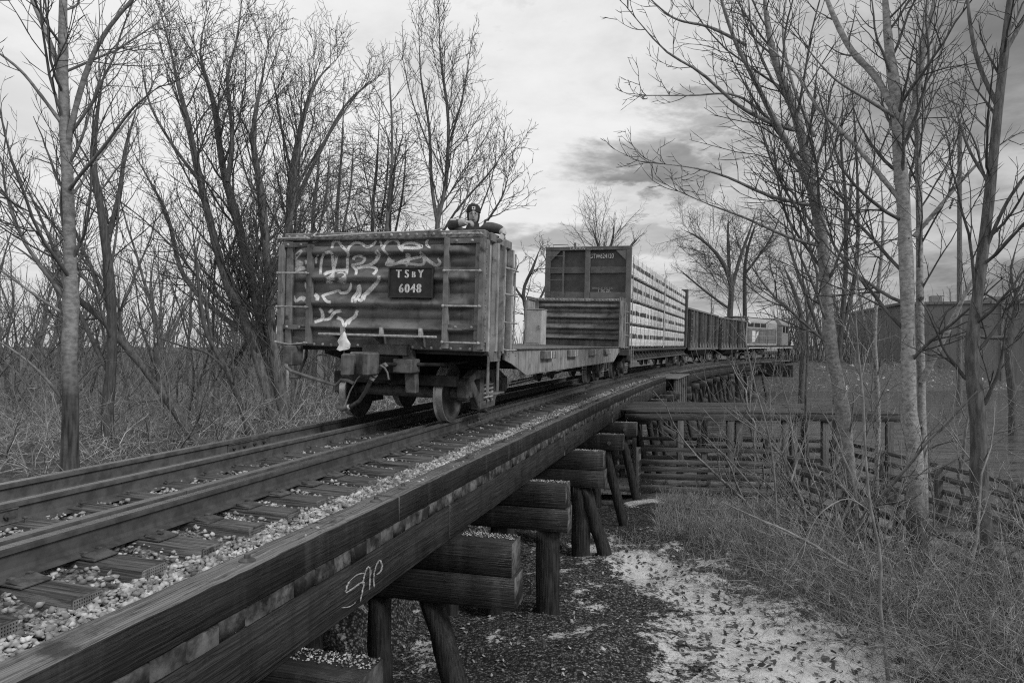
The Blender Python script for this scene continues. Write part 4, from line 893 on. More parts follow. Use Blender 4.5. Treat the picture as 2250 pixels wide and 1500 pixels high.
# lumber packages
tier_z = [(1.16, 1.90), (2.00, 2.74), (2.84, 3.58), (3.68, 4.40)]; LX = 1.43
ends_ = [(.55, 5.05), (5.10, 9.60), (9.65, 14.15), (14.20, 18.72)]
tn = ['bottom tier', 'second tier', 'third tier', 'top tier']; en = ['against the lettered bulkhead', 'second along from the lettered bulkhead', 'third along from the lettered bulkhead', 'at the far bulkhead']
for ti, (za, zb) in enumerate(tier_z):
    for ei, (ya, yb) in enumerate(ends_):
        ln = yb - ya; pk = root('lumber_package', f'white-wrapped lumber package in the {tn[ti]}, {en[ei]}', 'lumber', M2 @ Matrix.Translation((0, ya, za)), 'wrapped lumber on the flat car')
        h = zb - za; us = np.linspace(0, ln, 31); V = []; prof = [(LX - .03, 0), (LX, .04), (LX, h * .3), (LX, h * .62), (LX, h - .05), (LX - .04, h), (-LX + .04, h), (-LX, h - .05), (-LX, .04), (-LX + .03, 0)]
        rr = np.random.default_rng(ti * 10 + ei)
        for u in us:
            for (x, z) in prof: V.append((x + rr.normal(0, .006), u, z + rr.normal(0, .005)))
        P = len(prof); q = [(i * P + k, i * P + (k + 1) % P, (i + 1) * P + (k + 1) % P, (i + 1) * P + k) for i in range(30) for k in range(P)]
        me = bpy.data.meshes.new('wrap'); me.from_pydata(V, [], q + [tuple(range(P)), tuple(range(30 * P, 31 * P))]); me.materials.append(MAT['wrap_white']); b_ = bmesh.new(); b_.from_mesh(me); bmesh.ops.recalc_face_normals(b_, faces=b_.faces); b_.to_mesh(me); b_.free()
        link('wrap', me, pk)
        # printed bars low on the wrap, steel straps, stickers of dunnage under the package
        pr = MB(); nbars = int(ln / .15)
        for i in range(nbars):
            if rr.random() < .12: continue
            y = .08 + i * (ln - .16) / nbars; pr.box(LX + .0075, LX + .010, y, y + .085, h * .40, h * (.62 + rr.uniform(-.03, .03)))
        po = pr.build('printed_band', 'wrap_print', pk); tag(po, kind='stuff')
        pr = MB()
        for i in range(int(ln / .4)):
            y = .15 + i * .4
            for z in (.10, .18): pr.box(LX + .0075, LX + .0095, y, y + .05, h * z, h * (z + .045))
        tag(pr.build('printed_marks', 'letter_grey', pk), kind='stuff')
        for y in np.linspace(.35, ln - .35, 5): bx('strap', 'strap', pk, LX + .011, LX + .015, y - .012, y + .012, 0, h)
        for y in np.linspace(.3, ln - .3, 6): bx('dunnage', 'dunnage', pk, -LX, LX + .02, y - .045, y + .045, -.082, -.006)
bx('load_strap', 'strap', c2, 1.45, 1.455, 9.5, 9.6, 1.1, 4.5); bx('upright', 'wrap_white', c2, 1.452, 1.47, 9.25, 9.42, 1.1, 4.55)

# ---------------------------------------------------------------- two gondolas and a locomotive
def gondola(sa, ln, label, nr):
    Mx = car_mx(sa, ln); g = root('coal_gondola', label, 'railcar', Mx, 'dark gondolas before the locomotive')
    z0, z1 = 1.12, 3.52
    for s in (-1, 1):
        bx('side_sheet', 'gondola_paint', g, s * 1.46 - .01, s * 1.46 + .01, .0, ln, z0, z1)
        bx('top_chord', 'gondola_rib', g, min(s * 1.42, s * 1.56), max(s * 1.42, s * 1.56), 0, ln, z1, z1 + .12, .01)
        bx('side_sill', 'gondola_rib', g, min(s * 1.44, s * 1.58), max(s * 1.44, s * 1.58), .05, ln - .05, z0 - .12, z0 + .02, .01)
        for i in range(nr):
            y = .25 + i * (ln - .5) / (nr - 1)
            MB().prism([(s * 1.471, y - .07), (s * 1.57, y - .05), (s * 1.57, y + .05), (s * 1.471, y + .07)], 'z', z0 + .02, z1).build('side_rib', 'gondola_rib' if i % 3 else 'gondola_paint', g)
            if i < nr - 1: MB().prism([(s * 1.50, z0 + .025), (s * 1.575, z0 + .025), (s * 1.50, z0 + .42)], 'y', y + .1, y + .5).build('rib_foot', 'car_frame_paint', g)
    for y in (0., ln):
        bx('end_sheet', 'gondola_paint', g, -1.45, 1.45, y - .012, y + .012, z0, z1); bx('end_chord', 'gondola_rib', g, -1.54, 1.54, y - .05, y + .05, z1 + .001, z1 + .125, .01)
    prof = [(1.4, 1.1)] + [(1.38 * math.cos(a), 1.05 - .62 * math.sin(a)) for a in np.linspace(.15, math.pi - .15, 12)] + [(-1.4, 1.1)]
    MB().prism(prof, 'y', 2.9, ln - 2.9).build('tub', 'gondola_paint', g, 0, True)
    bx('load', 'bed_gravel', g, -1.44, 1.44, .05, ln - .05, 3.1, 3.3)
    bx('centre_sill', 'under_steel', g, -.25, .25, -.2, ln + .2, .7, 1.0); truck(g, 1.6); truck(g, ln - 1.6); coupler(g, 0, -1); coupler(g, ln, 1)
    for z in np.linspace(1.2, 3.3, 7): rod('ladder_rung', 'worn_bar', g, [(1.62, .05, z), (1.62, .45, z)], .014)
gondola(39.3, 12.4, 'dark ribbed coal gondola just behind the lumber car', 11); gondola(52.9, 10.6, 'dark ribbed coal gondola coupled to the locomotive', 10)
SL, LL = 65.0, 17.0; ML = car_mx(SL, LL); EL = on_plane(ML)
lo = root('diesel_locomotive', 'diesel hood locomotive with pale panelled sides at the far end of the train', 'locomotive', ML)
bx('frame', 'loco_dark', lo, -1.5, 1.5, -.3, LL + .3, 1.1, 1.38, .02)
hood = MB().prism([(-.98, 1.38), (-.98, 3.75), (-.72, 4.12), (.72, 4.12), (.98, 3.75), (.98, 1.38)], 'y', .9, 11.4).build('long_hood', 'loco_light', lo, .03)
bx('hood_roof', 'loco_dark', hood, -.70, .70, .86, 11.4, 4.10, 4.2, .02)
for i in range(14): bx('hood_door', 'loco_mid', hood, .981, .998, 1.1 + i * .72, 1.72 + i * .72, 1.6, 3.1, .01)
for i in range(3): bx('radiator_grille', 'loco_dark', hood, .982, 1.0, 1.2 + i * 2.1, 3.0 + i * 2.1, 3.22, 3.62, .01)
cabn = MB().prism([(-1.5, 1.38), (-1.5, 3.7), (-1.0, 4.35), (1.0, 4.35), (1.5, 3.7), (1.5, 1.38)], 'y', 11.45, 14.0).build('cab', 'loco_light', lo, .04)
for y in (11.7, 12.9): bx('window', 'glass_dark', cabn, 1.502, 1.515, y, y + .8, 2.75, 3.45, .02)
MB().prism([(-.95, 1.38), (-.95, 2.8), (-.6, 3.1), (.6, 3.1), (.95, 2.8), (.95, 1.38)], 'y', 14.05, 16.4).build('short_hood', 'loco_mid', lo, .03)
# the hood end facing the train: number boards under a dark visor
ve = MB().prism([(-1.25, 3.62), (-1.05, 4.16), (1.05, 4.16), (1.25, 3.62)], 'y', .35, .88).build('number_visor', 'loco_dark', lo, .03)
nbp = MB().box(.0, .98, .33, .345, 3.74, 4.0).build('number_plate', 'letter_white', ve, .01)
link('lettering', text_mesh('365', .3, 'sign_black', .002), ve, Matrix.Translation((.5, .325, 3.87)) @ RX)
MB().prism([(.66, 4.14), (1.35, 3.45), (1.42, 3.55), (.8, 4.2)], 'y', .5, .9).build('visor_stripe', 'letter_white', ve, .01)
bx('headlight', 'letter_white', ve, -.22, .0, .31, .345, 3.82, 3.98, .02)
tk_ = MB().prism([(-1.35, 1.05), (-1.35, .7), (-1.0, .4), (1.0, .4), (1.35, .7), (1.35, 1.05)], 'y', 5.6, 10.6).build('fuel_tank', 'loco_mid', lo, .04)
MB().lathe([(6.2, .2), (9.8, .2)], 'y', 14, (1.25, 0, .92)).build('air_tank', 'letter_grey', lo, 0, True)
for y in (3., 13.6): truck(lo, y, 2.2)
for s in (-1, 1):
    rod('handrail', 'letter_grey', lo, [(s * 1.48, .2, 2.35), (s * 1.48, 11.3, 2.35)], .02)
    for y in np.arange(.3, 11.4, 1.8): rod('handrail_post', 'letter_grey', lo, [(s * 1.48, y, 1.4), (s * 1.48, y, 2.35)], .018)
    for k in range(3): bx('step', 'letter_grey', lo, min(s * 1.2, s * 1.52), max(s * 1.2, s * 1.52), -.25, .35, .45 + k * .3, .48 + k * .3)
    bx('sill_stripe', 'letter_white', lo, s * 1.505 - .004, s * 1.505 + .004, .0, LL, 1.12, 1.2)
MB().prism([(2.6, 1.7), (3.3, 1.7), (4.6, 2.5), (4.6, 2.9), (3.6, 2.3), (3.6, 2.9), (2.6, 2.9)], 'x', 1.0, 1.008).build('side_emblem', 'letter_white', hood)

# ---------------------------------------------------------------- boardwalk with a plank roof where it passes under the trestle
bwk = root('boardwalk', 'weathered timber boardwalk with railings and plank roof passing under the trestle', 'boardwalk')
BZ = -3.16
def plank(name, a, b, wd, ht, m_, up=(0, 0, 1), seg=4):
    a, b = Vector(a), Vector(b); d = b - a; ln = d.length; d.normalize(); yv = Vector(up).cross(d).normalized(); zv = d.cross(yv)
    mx = Matrix(((d.x, yv.x, zv.x, a.x), (d.y, yv.y, zv.y, a.y), (d.z, yv.z, zv.z, a.z), (0, 0, 0, 1))) @ Matrix.Translation((0, -wd / 2, 0))
    return link(name, timber_mesh(name, ln, wd, ht, m_, seg, .003, .006, random.randrange(9999)), bwk, mx)
def railing(pts, zdeck, posts, boards=(.16, .34, .52, .72, .92), top=1.26, side=1):
    """posts and horizontal boards along a polyline; the boards are nailed on one side"""
    for i in range(len(pts) - 1):
        a, b = Vector((*pts[i], 0)), Vector((*pts[i + 1], 0)); d = (b - a).normalized(); n_ = Vector((d.y, -d.x, 0)) * side
        npst = max(1, round((b - a).length / posts))
        for k in range(npst + 1):
            if i and not k: continue
            p = a + (b - a) * (k / npst); z0 = float(zg(np.array([p.x]), np.array([p.y]))[0]) - .3
            plank('post', (p.x, p.y, min(z0, zdeck - .3)), (p.x, p.y, zdeck + top + .06), .14, .14, 'boardwalk_wood', (d.x, d.y, 0))
        for z in boards + (top,):
            pa, pb = a + n_ * .095 + d * .004, b + n_ * .095 - d * .004
            plank('rail_board', (pa.x, pa.y, zdeck + z + .07), (pb.x, pb.y, zdeck + z + .07), .04, .14 if z < top else .11, 'boardwalk_wood' if random.random() < .7 else 'grey_wood')
    return
F0, F1, F2 = (3.7, 19.6), (7.35, 19.2), (8.75, 10.2)                # landward edge
O0, O1, O2 = (1.2, 22.3), (10.1, 21.3), (11.3, 10.2)                 # river edge
railing([F0, F1], BZ, 1.55); railing([(7.45, 18.2), F2], BZ, 2.0, (.3, .62, .95), 1.22); railing([(2., 22.3), O1, O2], BZ, 2.1, (.3, .62, .95), 1.22, -1)
def deck_run(a0, a1, b0, b1, n):
    for i in range(n):
        t0, t1 = (i + .04) / n, (i + .96) / n
        P = [Vector((*a0, 0)).lerp(Vector((*a1, 0)), t0), Vector((*a0, 0)).lerp(Vector((*a1, 0)), t1), Vector((*b0, 0)).lerp(Vector((*b1, 0)), t1), Vector((*b0, 0)).lerp(Vector((*b1, 0)), t0)]
        b = MB(); b.add([(p.x, p.y, BZ - .05) for p in P] + [(p.x, p.y, BZ + random.uniform(-.004, .004)) for p in P], ((0, 3, 2, 1), (4, 5, 6, 7), (0, 1, 5, 4), (1, 2, 6, 5), (2, 3, 7, 6), (3, 0, 4, 7)))
        b.build('deck_board', 'grey_wood', bwk)
deck_run((1.2, 19.8), (7.4, 19.3), (1.2, 22.2), (9.9, 21.2), 44); deck_run((7.5, 19.25), (8.85, 10.2), (10.0, 21.2), (11.2, 10.2), 66)
# roof: planks laid lengthwise on posts and beams
RZ = -.86
for k in range(7):
    f = k / 6; plank('roof_plank', (3.35 - .1 * (k % 2), 20.1 + f * 3.2, RZ + .02), (8.6 + .1 * (k % 3), 19.95 + f * 2.9, RZ), .36, .05, 'roof_wood', seg=10)
    plank('roof_plank', (8.64 + .1 * (k % 3), 19.95 + f * 2.9, RZ), (11.2, 19.85 + f * 2.7, RZ - .03), .34, .05, 'roof_wood', seg=8)
for a, b in (((3.3, 19.95, RZ - .055), (8.2, 19.8, RZ - .055)), ((8.21, 19.8, RZ - .055), (11.2, 19.7, RZ - .085)), ((3.3, 23.2, RZ - .055), (11.2, 22.5, RZ - .085))): plank('roof_beam', a, b, .09, .19, 'roof_wood', seg=10)
for x, y in ((4.9, 20.0), (6.35, 20.0), (6.62, 20.05), (7.95, 20.0), (8.22, 20.02), (9.1, 19.95), (10.9, 19.8), (3.7, 23.), (6.4, 22.8), (9.6, 22.5), (10.9, 22.4)):
    plank('roof_post', (x, y, WZ - 1.2), (x, y, RZ - .25), .17, .17, 'boardwalk_wood', (0, 1, 0))
for x in np.arange(3.6, 11, 1.6): plank('roof_joist', (x, 20.1 - .03 * x * .5, RZ - .06), (x, 23.3 - .085 * x, RZ - .06), .06, .16, 'boardwalk_wood')

# ---------------------------------------------------------------- utility pole and building across the river
pp = W(2108, 850, 60); pz = float(zg(np.array([pp.x]), np.array([pp.y]))[0]); top_ = W(2109, 285, 60).z
up = root('utility_pole', 'tall grey utility pole standing on the far bank before the brick building', 'utility pole', Matrix.Translation((pp.x, 60, 0)))
MB().tube([(0, 0, -5.), (0, .0, 4), (.03, 0, top_)], [.24, .21, .17], 12).build('pole', 'bark_mid', up, 0, True)
for k, z in enumerate((top_ - 2.4, top_ - 4.6, top_ - 6.8)):
    ins = MB()
    ins.lathe([(i * .11, .05 + .07 * (i % 2)) for i in range(9)], 'z', 8, (-.75, 0, z - .45)); ins.build('insulator', 'fitting_steel', up, 0, False, Matrix.Translation((0, 0, z)) @ Matrix.Rotation(R(20), 4, 'Y') @ Matrix.Translation((0, 0, -z)))
    rod('bracket', 'fitting_steel', up, [(0, 0, z), (-.72, 0, z + .2)], .03)
bl = root('brick_building', 'long dark brick building with a pale roof edge across the river', 'building', Matrix.Translation((45.5, 79.5, -3.4)) @ Matrix.Rotation(R(-14), 4, 'Z'))
bx('wall', 'brick_far', bl, 0, 60, 0, 26, 0, 9.2); bx('roof_edge', 'roof_band', bl, 9., 60.2, -.2, 26.2, 9.2, 10.0); bx('roof_edge', 'brick_far', bl, -.3, 8.9, -.15, 26., 9.21, 9.5)
for x in (4, 16, 27, 44): bx('roof_vent', 'roof_band', bl, x, x + 1.1, 3, 4.2, 9.4, 11.2 if x > 10 else 10.4)
for x in range(10, 58, 7): bx('pilaster', 'brick_far', bl, x, x + .7, -.12, -.002, 0, 9.19)

# ---------------------------------------------------------------- bare trees
def norm(v): return v / (np.linalg.norm(v, axis=-1, keepdims=True) + 1e-9)
def grow(st, d, ln, r0, K, wander, up, g, r1=.35, bulge=False):
    n = len(st); P = np.zeros((n, K + 1, 3)); P[:, 0] = st; d = norm(d)
    for k in range(K):
        d = norm(d + g.normal(0, wander, (n, 3)) + np.array([0, 0, up])); P[:, k + 1] = P[:, k] + d * (ln / K)[:, None]
    t_ = np.linspace(0, 1, K + 1)[None]; Rr = r0[:, None] * (1 - (1 - r1) * t_)
    if bulge: Rr[:, -1] = r0 * .25; Rr[:, -2] = r0 * 1.15
    return P, Rr
def spawn(P, Rr, dens, t0, t1, ang, lr, rr, g, lmin=0., flat=None, K=5, wander=.12, up=.05, r1=.35, minr=.0, bulge=False, hmin=None):
    seg = np.linalg.norm(np.diff(P, axis=1), axis=-1); Ls = seg.sum(1); cnt = np.maximum(1, np.round(Ls * (t1 - t0) * dens + g.uniform(-.4, .4, len(Ls)))).astype(int)
    idx = np.repeat(np.arange(len(P)), cnt); within = np.concatenate([np.arange(c) for c in cnt]); c_ = cnt[idx]
    t_ = t0 + (t1 - t0) * (within + g.uniform(.1, .9, len(idx))) / c_; kk = P.shape[1] - 1; f = t_ * kk; i = np.minimum(f.astype(int), kk - 1); f = (f - i)[:, None]
    a, b = P[idx, i], P[idx, i + 1]; st = a * (1 - f) + b * f; tan = norm(b - a); rad = Rr[idx, i] * (1 - f[:, 0]) + Rr[idx, i + 1] * f[:, 0]
    ref = g.normal(size=(len(idx), 3))
    if flat is not None: ref = ref * np.array(flat)
    pr = norm(ref - tan * (ref * tan).sum(-1, keepdims=True)); an = np.radians(ang[0] + (ang[1] - ang[0]) * g.random(len(idx)))[:, None]
    d = tan * np.cos(an) + pr * np.sin(an); ln = np.maximum(Ls[idx] * (lr[0] + (lr[1] - lr[0]) * g.random(len(idx))) * (1.05 - .65 * t_), lmin)
    return grow(st, d, ln, np.maximum(rad * rr, minr), K, wander, up, g, r1, bulge)
def tubes(P, Rr, n):
    N_, K1 = P.shape[:2]; tan = np.empty_like(P); tan[:, 1:-1] = P[:, 2:] - P[:, :-2]; tan[:, 0] = P[:, 1] - P[:, 0]; tan[:, -1] = P[:, -1] - P[:, -2]; tan = norm(tan)
    ref = np.where(np.abs(tan[:, :1, 2:3]) < .9, np.array([0, 0, 1.]), np.array([1., 0, 0])); a = norm(np.cross(tan, np.broadcast_to(ref, tan.shape))); b = np.cross(tan, a)
    an = np.arange(n) * 2 * math.pi / n; V = P[:, :, None] + Rr[:, :, None, None] * (a[:, :, None] * np.cos(an)[:, None] + b[:, :, None] * np.sin(an)[:, None])
    base = (np.arange(N_) * K1 * n)[:, None, None] + (np.arange(K1 - 1) * n)[None, :, None]; k = np.arange(n); k2 = (k + 1) % n
    q = np.stack(np.broadcast_arrays(base + k, base + k2, base + n + k2, base + n + k), -1).reshape(-1, 4)
    return V.reshape(-1, 3), q
def join(parts):
    Vs, Qs, o = [], [], 0
    for v_, q_ in parts: Vs.append(v_); Qs.append(q_ + o); o += len(v_)
    return np.concatenate(Vs), np.concatenate(Qs)
def resample(pts, rad, K):
    pts = np.array(pts, float); rad = np.array(rad, float); tt = np.linspace(0, len(pts) - 1, K + 1); i = np.clip(tt.astype(int), 0, len(pts) - 2); f = (tt - i)[:, None]
    p0 = pts[np.clip(i - 1, 0, None)]; p1 = pts[i]; p2 = pts[i + 1]; p3 = pts[np.clip(i + 2, None, len(pts) - 1)]
    c = .5 * (2 * p1 + (p2 - p0) * f + (2 * p0 - 5 * p1 + 4 * p2 - p3) * f ** 2 + (3 * p1 - p0 - 3 * p2 + p3) * f ** 3)
    return c, np.interp(tt, np.arange(len(pts)), rad)
def stem(D, px, K=14, dd=0., root_=True):
    """px: (x, y, width) down the stem from its foot; dd: how far it leans away over its height"""
    n = len(px); pts = []; rad = []
    for i, (a, b, c) in enumerate(px):
        Di = D + dd * i / max(1, n - 1); p = W(a, b, Di); pts.append(tuple(p)); rad.append(c / 2 / F * Di)
    if root_:
        p = pts[0]; gz = float(zg(np.array([p[0]]), np.array([p[1]]))[0]) - .15
        if p[2] > gz + .05: pts = [(p[0], p[1], gz)] + pts; rad = [rad[0] * 1.15] + rad
    return resample(pts, rad, K)
NT = [0]
def tree(name, label, stems, seed, bark, twig, d1=1.6, d2=3., d3=5., t0=.25, ang1=(25, 60), up1=.10, l1=(.22, .42), l2=(.3, .55), l3=(.25, .5), flat=None, tw=.0045, buds=False, wander=.12, minl=.25, group=None, sides0=12, roughk=.05, d4=0):
    g = np.random.default_rng(seed); KK = max(len(s[0]) for s in stems)
    def rs(a): t_ = np.linspace(0, len(a) - 1, KK); return np.stack([np.interp(t_, np.arange(len(a)), c) for c in a.reshape(len(a), -1).T], -1)
    lim = lambda r_: np.minimum(r_, .032)
    P0 = np.stack([rs(s[0]) for s in stems]); R0 = np.stack([rs(s[1])[:, 0] for s in stems]) * (.86 if bark == 'bark_pale' or name == 'rough_barked_tree' else .66)
    k_ = max(3, KK // 4); fade = np.ones(KK); fade[-k_:] = np.linspace(1, 0, k_); R0 = R0 * fade + tw * 1.6 * (1 - fade); R0n = R0 * (1 + g.normal(0, roughk, R0.shape))
    V0 = tubes(P0, R0n, sides0)
    P1, R1 = spawn(P0, R0, d1 * 1.25, t0, .99, ang1, (l1[0] * 1.25, l1[1] * 1.35), .34, g, .7, flat, 8, wander * .8, up1, .2, tw * 1.6)
    R1 = lim(R1)
    tipd = norm(P0[:, -1] - P0[:, -2]); nt_ = 3
    Pt, Rt = grow(np.repeat(P0[:, -1], nt_, 0), np.repeat(tipd, nt_, 0) + g.normal(0, .35, (len(P0) * nt_, 3)), g.uniform(.5, 1.3, len(P0) * nt_), np.full(len(P0) * nt_, tw * 1.5), 8, wander, up1, g, .4)
    P1 = np.concatenate([P1, Pt]); R1 = np.concatenate([R1, Rt])
    P2, R2 = spawn(P1, R1, d2 * 1.15, .12, 1., (22, 58), (l2[0] * 1.1, l2[1] * 1.2), .55, g, .35, flat, 5, wander, up1 * .8, .35, tw * 1.2)
    P3, R3 = spawn(P2, R2, d3 * 1.1, .1, 1., (25, 62), (l3[0] * 1.15, l3[1] * 1.25), .72, g, minl, flat, 3, wander, up1 * .6, .55, tw, buds and not d4)
    c = [tubes(P2, R2, 4), tubes(P3, R3, 3)]
    if d4:
        P4, R4 = spawn(P3, R3, d4, .2, 1., (30, 70), (.3, .6), .8, g, minl * .6, flat, 2, wander, up1 * .5, .6, tw * .85, buds); c.append(tubes(P4, R4, 3))
    base = P0[0, 0]; t = root(name, label, 'tree', Matrix.Translation(base), group)
    def mk(nm, parts, m_): v_, q_ = join(parts); link(nm, npmesh(nm, v_ - base, q_, None, m_, True), t)
    mk('trunk', [V0], bark); mk('limbs', [tubes(P1, R1, 5)], twig if bark != 'bark_pale' else 'twig_mid'); mk('crown', c, twig)
    for ch in t.children:
        if ch.name.split('.')[0] in ('crown', 'limbs'): ch['kind'] = 'stuff'
    NT[0] += sum(len(x[1]) for x in c)
    return t
# --- left of the track
tree('poplar_tree', 'pale straight poplar beside the track at the left edge, dark rough bark at its foot', [
    stem(9.6, [(153, 1012, 42), (155, 880, 38), (152, 780, 34), (156, 690, 38), (154, 560, 27), (149, 400, 27), (142, 270, 25), (138, 120, 22), (140, -60, 18), (146, -230, 11), (150, -420, 4)], 26),
    stem(9.6, [(146, 270, 14), (128, 150, 13), (100, 70, 12), (60, -30, 10), (30, -140, 6), (0, -260, 3)], 14, .4, False), stem(9.6, [(146, 330, 15), (168, 230, 14), (200, 130, 12), (240, 60, 10), (290, 0, 8), (340, -70, 5), (380, -150, 3)], 14, -.5, False),
    stem(9.6, [(150, 420, 10), (180, 380, 9), (230, 320, 8), (290, 240, 6), (350, 190, 3)], 12, -1., False), stem(9.6, [(142, 280, 10), (90, 210, 8), (40, 150, 7), (-40, 90, 4)], 10, -.6, False),
    stem(9.6, [(158, 430, 7), (215, 350, 6), (260, 290, 5), (320, 215, 3)], 10, .6, False),
    stem(9.6, [(150, 660, 9), (135, 600, 8), (120, 530, 6), (60, 470, 4), (0, 420, 2)], 10, .8, False), stem(9.6, [(140, 880, 9), (90, 820, 7), (30, 770, 5), (-40, 730, 3)], 10, -.3, False), stem(9.6, [(140, 690, 9), (80, 650, 7), (10, 600, 5), (-60, 560, 3)], 10, -.6, False)],
    11, 'bark_pale', 'twig_dark', 2.2, 3.6, 5., .35, (30, 60), .12, (.16, .32), tw=.0043, buds=True, minl=.12)
tree('maple_tree', 'dark forked tree close behind the pale poplar at left', [
    stem(14, [(240, 1002, 40), (236, 900, 36), (246, 780, 32), (243, 640, 30), (225, 480, 26), (205, 360, 20), (215, 240, 12), (235, 130, 6)], 20), stem(14, [(244, 700, 22), (232, 560, 20), (262, 430, 16), (275, 330, 11), (300, 240, 6)], 14, 1., False), stem(14, [(240, 820, 16), (180, 700, 14), (140, 600, 11), (90, 480, 8), (50, 390, 4)], 14, 1, False)],
    12, 'bark_dark', 'twig_dark', 2., 3.4, 5., .3, (20, 55), .12, (.2, .4), tw=.005)
tree('leaning_tree', 'dark tree leaning far left over the grass, its foot by the track', [
    stem(14.5, [(440, 985, 34), (405, 930, 32), (350, 850, 30), (290, 775, 28), (225, 700, 25), (180, 665, 20), (120, 610, 15), (60, 560, 9), (0, 520, 5)], 20), stem(14.5, [(260, 735, 16), (215, 620, 13), (170, 520, 9), (140, 430, 5)], 12, .5, False), stem(14.5, [(330, 825, 10), (350, 740, 9), (330, 640, 6), (340, 560, 4)], 10, .5, False), stem(14.5, [(360, 880, 9), (300, 885, 7), (250, 930, 4)], 8, -.4, False)],
    13, 'bark_dark', 'twig_dark', 1.6, 3., 5., .3, (30, 65), .10, (.2, .4), tw=.005)
tree('crooked_tree', 'slender crooked tree leaning left near the leaning trunk', [
    stem(16, [(545, 948, 20), (525, 880, 19), (500, 815, 17), (455, 735, 14), (440, 660, 12), (430, 560, 8), (420, 480, 5)], 16), stem(16, [(505, 820, 9), (455, 775, 8), (400, 760, 6), (330, 735, 4)], 10, -.4, False)],
    14, 'bark_dark', 'twig_dark', 2., 3.2, 5., .3, (30, 65), .1, (.22, .42), tw=.005)
tree('locust_tree', 'tall dark many-stemmed tree with wide crown left of the train', [
    stem(18, [(597, 905, 34), (575, 820, 36), (545, 720, 33), (505, 640, 27), (480, 560, 25), (440, 400, 22), (415, 280, 18), (390, 180, 13), (370, 90, 8), (350, 20, 4)], 24),
    stem(18, [(605, 900, 32), (590, 800, 32), (570, 690, 30), (520, 480, 28), (490, 370, 24), (470, 230, 17), (440, 120, 10), (455, 30, 5)], 24, .8), stem(18, [(622, 890, 34), (600, 760, 30), (590, 620, 26), (575, 430, 22), (555, 300, 17), (575, 180, 11), (590, 90, 6)], 22, -.5),
    stem(18, [(555, 740, 20), (470, 680, 17), (400, 600, 14), (370, 480, 11), (330, 400, 8), (290, 330, 4)], 16, .5, False), stem(18, [(500, 400, 16), (510, 300, 13), (500, 170, 10), (520, 90, 7), (530, 10, 4)], 14, .4, False), stem(18, [(440, 400, 12), (380, 320, 10), (330, 230, 7), (310, 140, 4)], 12, .5, False),
    stem(18, [(590, 640, 16), (640, 480, 14), (655, 320, 12), (690, 190, 9), (740, 130, 4)], 14, .6, False), stem(18, [(645, 420, 9), (700, 330, 8), (760, 240, 6), (800, 190, 3)], 10, .2, False)],
    15, 'bark_mid', 'twig_dark', 2.3, 3.8, 5.5, .22, (20, 55), .13, (.18, .36), tw=.0062, sides0=10, d4=2.6)
tree('ash_tree', 'upright dark tree rising just behind the left end of the near car', [
    stem(21, [(655, 900, 28), (650, 700, 26), (640, 560, 24), (635, 440, 22), (650, 330, 17), (670, 240, 12), (700, 150, 6)], 20), stem(21, [(640, 460, 14), (700, 340, 11), (760, 230, 8), (830, 170, 4)], 12, 1., False), stem(21, [(645, 400, 10), (620, 290, 8), (600, 170, 5)], 10, .6, False)],
    16, 'bark_mid', 'twig_dark', 2., 3.4, 5., .4, (20, 55), .12, (.2, .38), tw=.006)
for i, (x, y1, wd, D, lab) in enumerate(((690, 300, 16, 27, 'thin dark tree with level twigs behind the left half of the near car'), (742, 210, 14, 29, 'tall thin dark tree above the middle of the graffiti'), (820, 250, 14, 30, 'thin level-branched tree above the number board'), (858, 290, 13, 31, 'short thin level-branched tree left of the slim pale tree'))):
    tree('hawthorn_tree', lab, [stem(D, [(x, 830, wd + 3), (x + 3, 620, wd), (x - 2, 480, wd - 2), (x + 8, (480 + y1) // 2, wd - 6), (x + 14, y1, 3)], 16), stem(D, [(x, 560, 8), (x + 26, 430, 7), (x + 34, 330, 4)], 10, .6, False)],
         30 + i, 'bark_dark', 'twig_dark', 3., 3.4, 4.5, .25, (55, 88), .02, (.16, .34), tw=.0085, minl=.25)
tree('slim_tree', 'slim V-forked tree standing in the sky left of the person', [
    stem(28, [(958, 830, 22), (960, 560, 19), (963, 480, 17), (980, 400, 13), (985, 260, 10), (968, 130, 7), (965, 30, 2)], 20), stem(28, [(961, 490, 13), (948, 400, 11), (943, 280, 9), (925, 170, 6), (920, 60, 2)], 16, .5, False), stem(28, [(982, 330, 8), (1015, 220, 6), (1035, 100, 2)], 10, .4, False), stem(28, [(945, 330, 6), (905, 220, 4), (885, 130, 2)], 10, -.4, False)],
    41, 'bark_mid', 'twig_dark', 2.8, 3.4, 4.4, .42, (20, 45), .14, (.14, .28), tw=.008, minl=.2)
tree('young_poplar', 'low spreading young poplar behind the person at the car corner', [
    stem(24, [(960, 830, 10), (965, 560, 9), (985, 490, 8), (1030, 430, 7), (1075, 380, 5), (1110, 330, 2)], 16), stem(24, [(1040, 830, 10), (1060, 520, 9), (1075, 480, 8), (1105, 430, 5), (1118, 380, 2)], 14, .4), stem(24, [(1045, 490, 6), (1075, 410, 4), (1085, 370, 2)], 8, .4, False)],
    42, 'bark_dark', 'twig_dark', 2.4, 3., 4., .5, (30, 65), .12, (.18, .32), tw=.008, buds=True, minl=.15)
